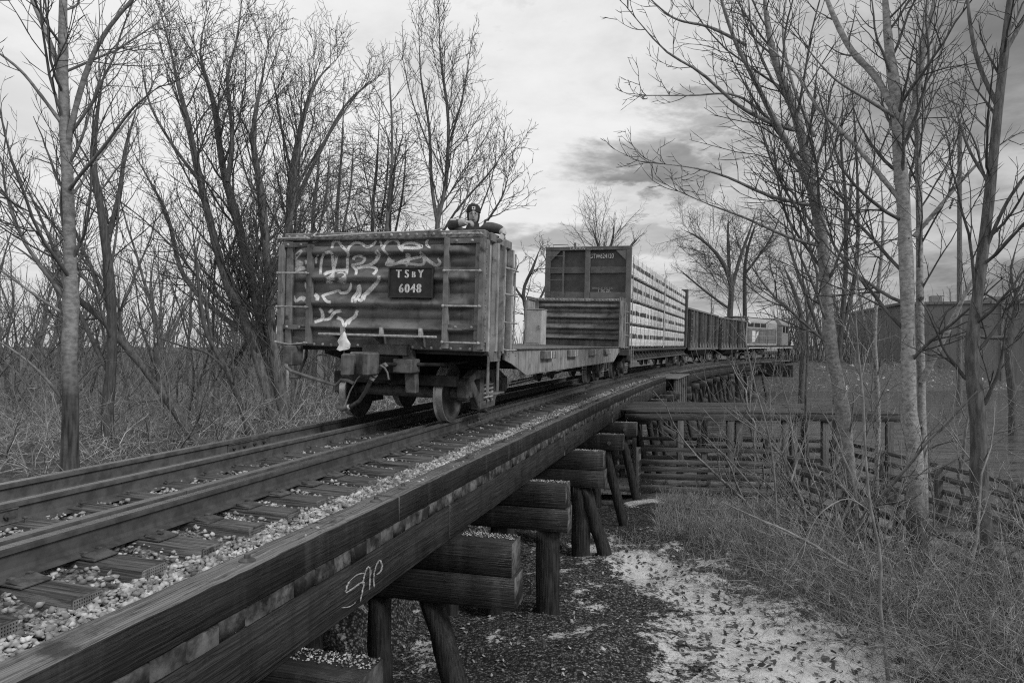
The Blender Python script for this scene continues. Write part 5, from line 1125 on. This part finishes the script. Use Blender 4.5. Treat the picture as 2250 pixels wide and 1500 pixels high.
# --- behind the train
tree('twisted_tree', 'twisted bare tree between the near car and the lumber bulkhead', [stem(44, [(1150, 800, 16), (1158, 700, 14), (1150, 640, 12), (1170, 590, 9), (1185, 550, 5)], 14), stem(44, [(1160, 690, 9), (1190, 650, 8), (1205, 600, 6), (1195, 560, 3)], 12, .5, False), stem(44, [(1152, 660, 9), (1128, 620, 7), (1140, 580, 4)], 10, .5, False)], 51, 'bark_dark', 'twig_dark', 1.6, 2.2, 2.6, .3, (30, 75), .03, (.25, .5), tw=.012, wander=.25, minl=.4)
tree('round_tree', 'bare rounded crown showing above the lumber car bulkhead', [stem(70, [(1330, 800, 18), (1328, 640, 16), (1320, 560, 12), (1300, 500, 5)], 12), stem(70, [(1328, 620, 12), (1370, 560, 10), (1405, 520, 4)], 10, .5, False), stem(70, [(1326, 600, 10), (1345, 530, 8), (1350, 490, 3)], 10, .5, False)], 52, 'bark_dark', 'twig_dark', 1.3, 1.8, 2.2, .3, (25, 60), .06, (.3, .5), tw=.011, minl=.5)
tree('oak_tree', 'large rounded bare oak beyond the gondolas', [stem(92, [(1602, 800, 22), (1604, 690, 20), (1606, 620, 18), (1580, 565, 12), (1540, 525, 8), (1500, 505, 3)], 14), stem(92, [(1606, 640, 14), (1625, 570, 11), (1650, 500, 6), (1660, 465, 3)], 12, 1., False), stem(92, [(1604, 620, 12), (1600, 540, 10), (1600, 480, 4)], 12, .5, False), stem(92, [(1605, 680, 9), (1550, 640, 7), (1490, 590, 3)], 10, -.5, False)], 53, 'bark_dark', 'twig_dark', 1.5, 1.9, 2.4, .2, (35, 75), .03, (.28, .5), tw=.013, minl=.6)
tree('slender_oak', 'slimmer bare tree right of the large oak', [stem(96, [(1640, 800, 15), (1636, 650, 13), (1640, 560, 10), (1665, 480, 4)], 12), stem(96, [(1638, 600, 9), (1690, 530, 6), (1715, 470, 3)], 10, .5, False)], 54, 'bark_dark', 'twig_dark', 1.5, 1.9, 2.4, .25, (35, 70), .03, (.25, .45), tw=.013, minl=.6)
# --- right bank
tree('poplar_tree', 'pale leaning poplar whose boughs reach left over the cloudy sky', [
    stem(15, [(1868, 1090, 38), (1858, 960, 35), (1845, 860, 33), (1825, 760, 30), (1815, 640, 28), (1806, 520, 27), (1788, 430, 27), (1768, 330, 24), (1745, 240, 22), (1705, 140, 19), (1684, 40, 16), (1676, -80, 11), (1665, -200, 5)], 28),
    stem(15, [(1790, 440, 17), (1755, 360, 16), (1700, 260, 14), (1660, 180, 12), (1615, 90, 10), (1585, 0, 8), (1560, -90, 4)], 16, -1., False), stem(15, [(1745, 285, 13), (1690, 268, 11), (1620, 230, 9), (1540, 160, 7), (1460, 110, 5), (1380, 20, 2)], 14, -1.5, False),
    stem(15, [(1640, 100, 9), (1560, 60, 7), (1480, 40, 5), (1410, -20, 3)], 12, -.8, False), stem(15, [(1775, 450, 10), (1690, 430, 9), (1600, 390, 6), (1530, 370, 4), (1455, 360, 2)], 12, -1.6, False), stem(15, [(1800, 540, 10), (1730, 520, 8), (1640, 480, 6), (1560, 450, 3), (1490, 420, 2)], 12, -.6, False),
    stem(15, [(1700, 270, 8), (1620, 210, 6), (1520, 210, 4), (1420, 210, 2)], 10, -1.2, False), stem(15, [(1790, 300, 9), (1740, 180, 8), (1720, 60, 6), (1740, -60, 3)], 12, 1., False)],
    61, 'bark_pale', 'twig_dark', 2.2, 3.2, 4.4, .3, (25, 60), .10, (.13, .3), tw=.0062, buds=True, minl=.16)
tree('poplar_tree', 'tall pale poplar forking high, with a second stem hugging it, at right', [
    stem(12.6, [(2012, 1120, 44), (2010, 1000, 40), (1999, 900, 36), (1996, 780, 34), (1992, 600, 32), (1984, 430, 32), (1975, 330, 30), (1972, 240, 28), (1955, 120, 22), (1945, 0, 17), (1935, -120, 11), (1925, -260, 5)], 28),
    stem(12.6, [(2030, 1080, 20), (2026, 900, 18), (2022, 700, 17), (2020, 480, 15), (2017, 320, 15), (2012, 200, 13), (2030, 60, 10), (2050, -80, 6)], 22, .4), stem(12.6, [(1968, 250, 18), (1925, 170, 17), (1870, 110, 15), (1825, 20, 12), (1800, -60, 8), (1780, -160, 4)], 16, .8, False),
    stem(12.6, [(1988, 290, 16), (2010, 230, 15), (2030, 110, 13), (2050, 20, 11), (2070, -100, 6)], 14, -.5, False), stem(12.6, [(1978, 440, 13), (1880, 320, 11), (1800, 240, 9), (1740, 150, 6), (1660, 80, 3)], 14, .8, False), stem(12.6, [(1972, 260, 10), (1900, 215, 8), (1830, 170, 6), (1760, 90, 3)], 12, -.8, False),
    stem(12.6, [(2008, 520, 12), (2060, 460, 10), (2110, 400, 8), (2180, 330, 5), (2260, 280, 3)], 12, -.6, False), stem(12.6, [(2024, 840, 16), (2060, 770, 15), (2100, 690, 12), (2135, 620, 8), (2200, 540, 4)], 14, -.8, False)],
    62, 'bark_pale', 'twig_dark', 1.8, 3., 4.4, .3, (25, 60), .11, (.13, .3), tw=.0052, buds=True, minl=.14)
tree('rough_barked_tree', 'dark rough-barked tree leaning right near the boardwalk railing', [
    stem(11, [(2166, 1225, 44), (2152, 1080, 40), (2150, 930, 36), (2135, 780, 30), (2148, 650, 28), (2172, 450, 24), (2192, 250, 21), (2212, 70, 18), (2225, -80, 12), (2235, -220, 5)], 26),
    stem(11, [(2195, 240, 12), (2150, 140, 10), (2130, 40, 8), (2120, -80, 4)], 12, .6, False), stem(11, [(2205, 120, 12), (2250, 40, 9), (2300, -60, 4)], 10, .4, False), stem(11, [(2160, 560, 10), (2215, 440, 8), (2280, 350, 4)], 10, -.5, False), stem(11, [(2185, 420, 9), (2130, 330, 7), (2100, 240, 4)], 10, .6, False)],
    63, 'bark_mid', 'twig_dark', 1.7, 3.1, 4.4, .3, (25, 60), .11, (.13, .3), tw=.0046, buds=True, minl=.12)
tree('dark_willow', 'dark many-stemmed tree beyond the leaning poplar', [stem(26, [(1836, 900, 20), (1845, 760, 18), (1858, 600, 15), (1858, 440, 12), (1848, 320, 8), (1855, 190, 5)], 18), stem(26, [(1846, 740, 15), (1880, 600, 13), (1885, 450, 10), (1880, 300, 6), (1870, 180, 3)], 16, .6, False), stem(26, [(1838, 820, 14), (1790, 700, 12), (1740, 560, 9), (1720, 470, 4)], 14, 1., False)], 64, 'bark_dark', 'twig_dark', 1.1, 2.0, 2.6, .25, (15, 45), .14, (.2, .4), tw=.005)
tree('bank_tree', 'dark crooked tree on the far bank right of the locomotive', [stem(58, [(1762, 830, 20), (1765, 720, 17), (1745, 640, 12), (1720, 580, 5)], 14), stem(58, [(1764, 730, 11), (1795, 640, 8), (1790, 570, 4)], 12, .5, False)], 65, 'bark_dark', 'twig_dark', 1.4, 1.8, 2.2, .25, (25, 65), .06, (.25, .5), tw=.014, minl=.5)
tree('sapling', 'thin pale sapling rising from the snow edge through the brambles', [stem(8.8, [(1950, 1475, 13), (1934, 1330, 12), (1934, 1220, 10), (1912, 1110, 9), (1902, 1000, 7), (1896, 880, 10), (1885, 760, 6), (1880, 680, 3)], 20), stem(8.8, [(1908, 1120, 4), (1860, 1095, 4), (1800, 1130, 3), (1770, 1190, 2)], 10, -.4, False)], 66, 'twig_pale', 'twig_pale', 3., 4., 5., .45, (30, 75), .06, (.14, .32), tw=.003, minl=.12)
tree('sapling', 'thin curving pale sapling before the far trestle piles', [stem(13.5, [(1705, 1090, 7), (1690, 960, 6), (1662, 860, 6), (1640, 760, 5), (1630, 700, 4), (1610, 640, 2)], 16), stem(13.5, [(1665, 870, 4), (1620, 820, 4), (1608, 770, 3), (1625, 735, 2), (1650, 725, 2)], 12, -.3, False), stem(13.5, [(1690, 960, 4), (1620, 920, 3), (1560, 860, 2), (1545, 800, 1.5)], 10, -.3, False)], 67, 'twig_pale', 'twig_pale', 1.8, 2., 3., .3, (30, 75), .03, (.15, .35), tw=.003, minl=.12, sides0=6)
tree('sapling', 'slender upright sapling behind the curving one', [stem(17.5, [(1780, 1060, 9), (1770, 900, 8), (1775, 720, 7), (1760, 560, 5), (1765, 430, 2)], 16)], 68, 'bark_mid', 'twig_mid', 2., 3., 4., .3, (20, 55), .12, (.15, .3), tw=.004, minl=.12, sides0=6)
tree('sapling', 'slender sapling between the two pale poplars', [stem(14.5, [(1925, 1080, 12), (1930, 900, 11), (1922, 720, 10), (1940, 520, 7), (1935, 380, 4)], 16), stem(14.5, [(1926, 800, 6), (1890, 660, 5), (1880, 540, 2)], 10, .4, False)], 69, 'bark_pale', 'twig_mid', 1.8, 3., 4., .3, (20, 55), .12, (.15, .3), tw=.004, minl=.12, sides0=6)

tree('gnarled_tree', 'dark gnarled tree with level limbs at the right edge before the building', [stem(38, [(2225, 880, 24), (2215, 780, 22), (2222, 720, 20), (2235, 660, 14), (2220, 600, 8), (2240, 520, 4)], 14), stem(38, [(2218, 740, 14), (2170, 742, 12), (2130, 735, 9), (2090, 745, 4)], 12, .5, False), stem(38, [(2222, 700, 10), (2190, 660, 8), (2150, 640, 4)], 10, .5, False)], 81, 'bark_dark', 'twig_dark', 1.3, 2., 2.6, .25, (30, 75), .04, (.2, .4), tw=.009, wander=.22)

# ---------------------------------------------------------------- background woods, thickets, brambles, grass, dead leaves
def woods(name, label, spots, seed, m_='twig_dark', hscale=(5, 9), tw=.011, dens=(1.5, 1.8, 0), lean=.13, wv=.09):
    g = np.random.default_rng(seed); xs = np.array([s[0] for s in spots]); ys = np.array([s[1] for s in spots]); zs = zg(xs, ys); n = len(spots)
    h = g.uniform(*hscale, n); st = np.stack([xs, ys, zs - .1], -1); d = np.stack([g.normal(0, lean, n), g.normal(0, lean, n), np.ones(n)], -1)
    P0, R0 = grow(st, d, h, h * g.uniform(.007, .013, n), 8, wv, .03, g, .2)
    P1, R1 = spawn(P0, R0, dens[0], .15, 1., (18, 50), (.25, .45), .55, g, .8, None, 5, .12, .10, .3, tw)
    P2, R2 = spawn(P1, R1, dens[1], .1, 1., (25, 60), (.3, .55), .7, g, .4, None, 4, .14, .06, .4, tw * .8)
    parts = [tubes(P0, R0, 5), tubes(P1, R1, 3), tubes(P2, R2, 3)]
    if dens[2]:
        P3, R3 = spawn(P2, R2, dens[2], .1, 1., (25, 60), (.3, .6), .7, g, .3, None, 3, .14, .05, .5, tw * .7); parts.append(tubes(P3, R3, 3))
    v_, q_ = join(parts); return tag(link(name, npmesh(name, v_, q_, None, m_)), label, 'woods', None, 'stuff'), len(q_)
g0 = np.random.default_rng(77)
def scatter(n, x0, x1, y0, y1, ok=lambda x, y: True):
    out = []
    while len(out) < n:
        x, y = g0.uniform(x0, x1), g0.uniform(y0, y1)
        if ok(x, y): out.append((x, y))
    return out
def left_of_track(d): return lambda x, y: x < float(np.interp(y, ty, tx)) - d
dry = lambda x, y: float(poly_sd(np.array([x]), np.array([y]), RIVER)[0]) > 2
lw, n1_ = woods('woodland', 'dense bare saplings filling the wood left of the track', [p for p in scatter(75, -26, -4, 17, 40, lambda x, y: x < float(np.interp(y, ty, tx)) - 4.5 and dry(x, y))], 5, 'twig_mid', (5, 9.5), .008, (1.9, 2.4, 1.6))
lw2, n2_ = woods('woodland', 'far bare trees behind the wood left of the track', scatter(95, -70, -6, 42, 85, lambda x, y: dry(x, y) and x < -.22 * y), 6, 'twig_mid', (8, 14), .014, (1.0, 1.2, 0))
sh, n0_ = woods('thicket', 'grey twiggy shrubs filling the wood left of the track', scatter(130, -26, -3.5, 15, 38, lambda x, y: x < float(np.interp(y, ty, tx)) - 4. and dry(x, y)), 21, 'twig_mid', (2.0, 4.6), .006, (2.8, 2.8, 0), .35, .14)
ns_, n00_ = woods('thicket', 'low pale twiggy shrubs close to the far rail at left', scatter(34, -11, -3.6, 11, 19, lambda x, y: x < float(np.interp(y, ty, tx)) - 3.6 and x > -.72 * y), 23, 'twig_pale', (.9, 2.4), .0042, (4., 4., 3.), .5, .2)
fb_, n01_ = woods('thicket', 'far grey brush closing off the wood at left below the sky', scatter(150, -62, -7, 36, 62, lambda x, y: x < -.16 * y - 1 and x > -.85 * y), 25, 'twig_mid', (2.5, 6.), .012, (1.7, 1.6, 0), .3, .14)
fw, n3_ = woods('woodland', 'grey bare trees lining the far bank beyond the locomotive', scatter(85, 5, 110, 84, 130, dry), 8, 'twig_dark', (7, 13), .022, (.9, 1.0, 0))
fw2, n4_ = woods('thicket', 'grey bare brush on the far bank below the brick building', scatter(105, 30, 75, 76.5, 79, dry), 9, 'twig_mid', (4, 9), .017, (1.3, 1.5, 0))
rt, n5_ = woods('thicket', 'tangle of thin bare saplings around the pale poplars on the right bank', scatter(78, 6.3, 13, 10., 20, lambda x, y: dry(x, y) and (x < 7.2 or (x > 8.7 + (10.2 - y) * .1 and x > 11.2) or y < 10.4)) , 10, 'twig_pale', (1.8, 5.0), .0042, (2.8, 2.8, 2.4), .42, .2)
bb, n6_ = woods('thicket', 'dark bare brush behind the train beyond the trestle', scatter(110, -12, 4, 30, 60, lambda x, y: x < float(np.interp(y, ty, tx)) - 5 and dry(x, y)) , 12, 'twig_dark', (2., 4.5), .01, (1.6, 2., 0))
def canes(name, label, n, pick, seed, m_, ln=(.7, 1.6), r=.0028, kids=6, kl=(.25, .55), droop=-.10, lean=.55, up0=.7, K=5, hmul=None):
    g = np.random.default_rng(seed); xy = pick(g, n); zs = zg(xy[:, 0], xy[:, 1]); st = np.stack([xy[:, 0], xy[:, 1], zs - .03], -1)
    d = np.concatenate([g.normal(0, lean, (n, 2)), np.full((n, 1), up0)], 1); L_ = g.uniform(*ln, n) * (1. if hmul is None else hmul(xy[:, 0], xy[:, 1]))
    P0, R0 = grow(st, d, L_, np.full(n, r) * g.uniform(.7, 1.4, n), K, .16 if K > 3 else .1, droop * 5 / K, g, .4)
    parts = [tubes(P0, R0, 3)]
    if kids:
        P1, R1 = spawn(P0, R0, kids, .15, 1., (30, 80), kl, .7, g, .1, None, 3, .22, -.02, .5, r * .55); parts.append(tubes(P1, R1, 3))
    v_, q_ = join(parts); tag(link(name, npmesh(name, v_, q_, None, m_)), label, 'undergrowth', None, 'stuff'); return len(q_)
def pick_poly(P, margin=0.):
    P = np.array(P, float); lo_, hi_ = P.min(0), P.max(0)
    def f(g, n):
        out = np.zeros((0, 2))
        while len(out) < n:
            c = g.uniform(lo_, hi_, (n * 2, 2)); out = np.concatenate([out, c[poly_sd(c[:, 0], c[:, 1], P) < 0]])
        return out[:n]
    return f
BR = [(3.4, 15.6), (4.2, 13.4), (4.3, 12.), (4.7, 10.6), (4.9, 9.2), (5.1, 8.), (5.1, 6.4), (9., 6.4), (8.6, 10.), (8.2, 14.), (7.2, 17.6), (4.2, 17.4)]
n7_ = canes('brambles', 'tangled grey brambles covering the right bank between snow and boardwalk', 2500, pick_poly(BR), 1, 'cane', (.9, 2.5), .0046, 3.6, (.2, .45), -.17, .5, .9, hmul=lambda x, y: 1 - .68 * sm(y, 11., 13.5))
n8_ = canes('brambles', 'sparse thin stems at the edge of the snow', 240, pick_poly([(1.7, 15.), (3.6, 14.6), (4.4, 11.8), (5.2, 9.8), (5.6, 7.6), (4.6, 7.4), (4.2, 9.6), (3.4, 12.)]), 2, 'cane', (.35, .9), .0038, 4, (.25, .5), -.13)
n9_ = canes('tall_grass', 'dry tufted grass in front of the boardwalk railing', 4200, pick_poly([(3.3, 15.6), (4.6, 14.), (7., 13.4), (7.4, 18.6), (4.1, 18.9), (3.6, 17.)]), 3, 'straw', (.2, .55), .0055, 0, droop=-.12, lean=.35, up0=1., K=3)
LB = [(-9.4, 10.), (-5.9, 10.), (-4.3, 16.), (-3., 22.), (0., 32.), (-6., 34.), (-16., 30.), (-22., 26.), (-16., 16.)]
n10_ = canes('undergrowth', 'pale tangle of dead stems under the trees left of the track', 2300, pick_poly(LB), 4, 'cane', (.5, 1.6), .0065, 3.6, (.25, .5), -.12)
n11_ = canes('dry_grass', 'dry grass on the ground left of the track', 4200, pick_poly(LB), 5, 'straw', (.2, .55), .008, 0, droop=-.12, lean=.45, up0=1., K=3)
n12_ = canes('dry_grass', 'dry grass and brush on the far bank', 500, pick_poly([(20., 76.5), (75., 78.5), (75., 84.), (24., 84.), (10., 84.)]), 6, 'cane', (.6, 1.5), .025, 2, (.3, .5), -.08)
n13_ = canes('undergrowth', 'pale dead stems beyond the trestle, seen under the train', 900, pick_poly([(-4., 17.), (-1.6, 15.6), (.5, 22.), (3., 31.), (5.5, 42.), (0., 44.), (-4., 30.)]), 7, 'cane', (.6, 1.5), .009, 3., (.3, .5), -.1)
n14_ = canes('brambles', 'long pale arching canes standing above the brambles', 130, pick_poly(BR), 15, 'twig_pale', (1.6, 3.2), .008, 3., (.12, .3), -.16, .45, 1., 8, lambda x, y: 1 - .55 * sm(y, 11., 14.))
n15_ = canes('undergrowth', 'long pale dead canes arching among the trees left of the track', 110, pick_poly(LB), 16, 'twig_pale', (1.4, 3.), .010, 2.5, (.15, .3), -.15, .45, 1., 8)
def leaves(name, label, n, pick, seed, size=(.025, .06), lift=.01, m_='dead_leaf'):
    g = np.random.default_rng(seed); xy = pick(g, n); z = zg(xy[:, 0], xy[:, 1]) + lift; a = g.uniform(0, 6.28, n); s = g.uniform(*size, n)
    shp = np.array([(-1, 0, 0), (-.35, -.5, .25), (.45, -.42, .1), (1, 0, .3), (.45, .45, .28), (-.35, .5, .05)])[None] * s[:, None, None] * np.array([1, 1, 1])
    shp = shp * (1 + g.normal(0, .15, (n, 6, 1))); tl_ = g.normal(0, .35, (n, 2)); shp[:, :, 2] += shp[:, :, 0] * tl_[:, :1] + shp[:, :, 1] * tl_[:, 1:]
    c, s_ = np.cos(a)[:, None], np.sin(a)[:, None]; V = np.stack([shp[:, :, 0] * c - shp[:, :, 1] * s_ + xy[:, :1], shp[:, :, 0] * s_ + shp[:, :, 1] * c + xy[:, 1:], shp[:, :, 2] + z[:, None] + .3 * s[:, None]], -1)
    b = (np.arange(n) * 6)[:, None]; q = np.concatenate([b + np.array([0, 1, 4, 5]), b + np.array([1, 2, 3, 4])])
    tag(link(name, npmesh(name, V, q, None, m_)), label, 'leaves', None, 'stuff')
leaves('dead_leaves', 'dead leaves scattered over the snow patch', 1100, pick_poly(SNOW), 1, (.012, .06))
leaves('dead_leaves', 'pale litter strewn over the dark gravel under the trestle', 900, pick_poly([(-2.5, 6.), (2.4, 6.5), (2.6, 11.), (1.5, 14.5), (-1., 13.)]), 2, (.012, .035), .01, 'straw')
import sys; print('QUADS', file=sys.stderr); print('QUADS', NT[0], n1_, n2_, n3_, n4_, n5_, n6_, n7_, n8_, n9_, n10_, n11_, n12_)

# ---------------------------------------------------------------- the person leaning on the end of the near car
def person():
    head = E1(1037.5, 472, .45)                                  # in the car's frame: centre of the face, standing just behind the end wall
    hz_ = head.z; hx = head.x; hy = .50
    per = root('person', 'person in dark hooded jacket, glasses and pale gloves leaning on the car end', 'person', M1)
    # skeleton: pelvis, spine, neck, head, arms and legs
    ch = hz_ - .42
    J = {'pel': (hx + .02, .62, 2.05, .17), 'wai': (hx + .02, .60, 2.25, .165), 'che': (hx + .01, .56, ch + .06, .18), 'nec': (hx, .52, hz_ - .19, .075), 'jaw': (hx, .50, hz_ - .07, .07), 'hea': (hx, .51, hz_ + .04, .08), 'cro': (hx, .51, hz_ + .1, .06),
         'shl': (hx - .19, .50, ch + .17, .085), 'shr': (hx + .19, .48, ch + .17, .085),
         'hipl': (hx - .10, .64, 1.95, .12), 'knl': (hx - .11, .60, 1.55, .085), 'anl': (hx - .11, .66, 1.17, .06), 'tol': (hx - .12, .50, 1.13, .05), 'hipr': (hx + .12, .64, 1.95, .12), 'knr': (hx + .13, .60, 1.55, .085), 'anr': (hx + .13, .66, 1.17, .06), 'tor': (hx + .14, .50, 1.13, .05)}
    def at_(px, py, y): p = E1(px, py, y); return (p.x, p.y, p.z)
    e1 = at_(990, 491, .0); J['ell'] = (*e1, .08); w1 = at_(1021, 489.5, -.06); J['wrl'] = (*w1, .05)
    e2 = at_(1102, 505, .42); J['elr'] = (e2[0], e2[1], e2[2], .07); w2 = at_(1106, 513, .36); J['wrr'] = (w2[0], w2[1], w2[2], .042)
    m1 = at_(1071, 498, .42); J['mir'] = (m1[0], m1[1], m1[2], .095)
    Ed = [('pel', 'wai'), ('wai', 'che'), ('che', 'nec'), ('nec', 'jaw'), ('jaw', 'hea'), ('hea', 'cro'), ('che', 'shl'), ('che', 'shr'), ('shl', 'ell'), ('ell', 'wrl'), ('shr', 'mir'), ('mir', 'elr'), ('elr', 'wrr'), ('pel', 'hipl'), ('hipl', 'knl'), ('knl', 'anl'), ('anl', 'tol'), ('pel', 'hipr'), ('hipr', 'knr'), ('knr', 'anr'), ('anr', 'tor')]
    ks = list(J); me = bpy.data.meshes.new('body'); me.from_pydata([J[k][:3] for k in ks], [(ks.index(a), ks.index(b)) for a, b in Ed], [])
    o = bpy.data.objects.new('body', me); COL.objects.link(o); sk = o.modifiers.new('skin', 'SKIN'); su = o.modifiers.new('sub', 'SUBSURF'); su.levels = su.render_levels = 2
    lay = me.skin_vertices[0].data if me.skin_vertices else None
    for i, k in enumerate(ks): lay[i].radius = (J[k][3],) * 2; lay[i].use_root = (k == 'pel')
    dg = bpy.context.evaluated_depsgraph_get(); nm = bpy.data.meshes.new_from_object(o.evaluated_get(dg)); bpy.data.objects.remove(o)
    nm.materials.clear(); nm.materials.append(MAT['jacket']); nm.materials.append(MAT['skin'])
    for p in nm.polygons:
        p.use_smooth = True
        if p.center.z > hz_ - .16 and abs(p.center.x - hx) < .14: p.material_index = 1
    body = link('body', nm, per)
    # face, hood with an opening, cap cuff, glasses
    fx, fy, fz = hx, hy - .03, hz_
    def ell(c, r, n=20, m_=14, cut=None):
        b = bmesh.new(); bmesh.ops.create_uvsphere(b, u_segments=n, v_segments=m_, radius=1)
        for v_ in b.verts: v_.co = Vector((v_.co.x * r[0] + c[0], v_.co.y * r[1] + c[1], v_.co.z * r[2] + c[2]))
        if cut: bmesh.ops.delete(b, geom=[f for f in b.faces if cut(f.calc_center_median())], context='FACES')
        me_ = bpy.data.meshes.new('m'); b.to_mesh(me_); b.free(); me_.polygons.foreach_set('use_smooth', np.ones(len(me_.polygons), bool)); return me_
    cl = M1.inverted() @ Vector((0, 0, EYE)); yaw_ = math.atan2(cl.x - hx, hy - cl.y); TURN = Matrix.Translation((hx, hy, 0)) @ Matrix.Rotation(yaw_, 4, 'Z') @ Matrix.Translation((-hx, -hy, 0))
    TURN = TURN @ Matrix.Translation((hx, hy, hz_ - .1)) @ Matrix.Scale(.9, 4) @ Matrix.Translation((-hx, -hy, -hz_ + .1))
    def add(nm_, me_, m_, par=body): me_.name = nm_; me_.materials.append(MAT[m_]); return link(nm_, me_, par, TURN)
    face = add('face', ell((fx, fy - .03, fz - .015), (.078, .095, .118)), 'skin')
    add('nose', ell((fx, fy - .128, fz - .022), (.016, .022, .03), 10, 8), 'skin'); add('mouth', ell((fx, fy - .112, fz - .075), (.026, .008, .006), 10, 6), 'hood_knit')
    for s in (-1, 1):
        add('eye', ell((fx + s * .033, fy - .112, fz + .015), (.014, .008, .007), 10, 6), 'eye_dark'); add('eyebrow', ell((fx + s * .033, fy - .116, fz + .037), (.022, .007, .005), 10, 6), 'hood_knit')
    hood = add('hood', ell((fx, fy + .02, fz + .01), (.102, .13, .17), 32, 24, lambda c: c.y < fy - .03 and ((c.x - fx) / .076) ** 2 + ((c.z - fz + .02) / .088) ** 2 < 1), 'hood_knit')
    sd = hood.modifiers.new('s', 'SOLIDIFY'); sd.thickness = .012
    capm = MB().lathe([(fz + .05, .108), (fz + .05, .114), (fz + .10, .112), (fz + .15, .095), (fz + .182, .06), (fz + .195, .012)], 'z', 28, (fx, fy + .01, 0)).build('knit_cap', 'hood_knit', body, 0, True, TURN)
    bx('cap_patch', 'letter_white', capm, fx - .026, fx + .026, fy - .112, fy - .1, fz + .075, fz + .125, .002)
    bx('cap_mark', 'hood_knit', capm, fx - .011, fx + .011, fy - .1135, fy - .1122, fz + .09, fz + .114)
    col_ = MB().lathe([(fz - .24, .13), (fz - .17, .095), (fz - .11, .085), (fz - .11, .075), (fz - .2, .075)], 'z', 24, (fx, fy + .02, 0)).build('collar', 'hood_knit', body, 0, True)
    for s in (-1, 1):
        ring = [(fx + s * .036 + .030 * math.cos(a), fy - .125, fz + .012 + .021 * math.sin(a)) for a in np.linspace(0, 2 * math.pi, 17)]
        MB().tube(ring, .0022, 6).build('glasses_rim', 'worn_bar', body, 0, True, TURN)
        MB().add([(fx + s * .036 + .029 * math.cos(a), fy - .1245, fz + .012 + .020 * math.sin(a)) for a in np.linspace(0, 2 * math.pi, 16, endpoint=False)], [tuple(range(16))]).build('glasses_lens', 'lens_glass', body, 0, False, TURN)
        MB().tube([(fx + s * .066, fy - .125, fz + .018), (fx + s * .085, fy - .06, fz + .02)], .002, 5).build('glasses_arm', 'worn_bar', body, 0, False, TURN)
    MB().tube([(fx - .007, fy - .127, fz + .014), (fx + .007, fy - .127, fz + .014)], .002, 5).build('glasses_bridge', 'worn_bar', body, 0, False, TURN)
    # gloved hands: cuff, palm and five fingers
    def hand(wr, dirv, upv, curl, cuff_from, thumb):
        d = Vector(dirv).normalized(); u = Vector(upv); u = (u - d * u.dot(d)).normalized(); sd_ = d.cross(u); wr = Vector(wr); b = MB()
        cf = Vector(cuff_from); cd = (wr - cf).normalized()
        b.tube([wr - cd * .085, wr - cd * .04, wr, wr + d * .012], [.054, .052, .043, .038], 14)
        rows = []
        for t_, w_, h in ((0., .034, .022), (.03, .042, .022), (.07, .046, .019), (.095, .044, .015)):
            rows.append([wr + d * t_ + sd_ * w_ * math.cos(a) + u * h * math.sin(a) for a in np.linspace(0, 2 * math.pi, 12, endpoint=False)])
        b.add([p for r_ in rows for p in r_], [(i * 12 + k, i * 12 + (k + 1) % 12, (i + 1) * 12 + (k + 1) % 12, (i + 1) * 12 + k) for i in range(3) for k in range(12)] + [tuple(range(36, 48))])
        for i, (off, ln, r_) in enumerate(((-.033, .062, .0095), (-.011, .075, .0105), (.011, .070, .010), (.032, .055, .009))):
            p = wr + d * .088 + sd_ * off; pts = [p]; a = .25
            for k in range(3):
                a += curl; p = p + (d * math.cos(a) - u * math.sin(a)) * ln * (.42, .32, .26)[k]; pts.append(p)
            b.tube(pts, [r_ * 1.1, r_ * 1.05, r_, r_ * .75], 8)
        p = wr + d * .025 + sd_ * thumb * .038; q = p + (d * .6 + sd_ * thumb * .8 - u * .2).normalized() * .04; b.tube([p, q, q + (d * .9 - u * .35).normalized() * .032], [.014, .012, .009], 8)
        b.build('glove', 'glove', body, 0, True)
    hand(w1, (1., -.15, .06), (0, -.35, 1), .55, e1, 1)
    hand(w2, (-.25, -.35, -1.), (.8, -.4, .0), .45, e2, -1)
person()
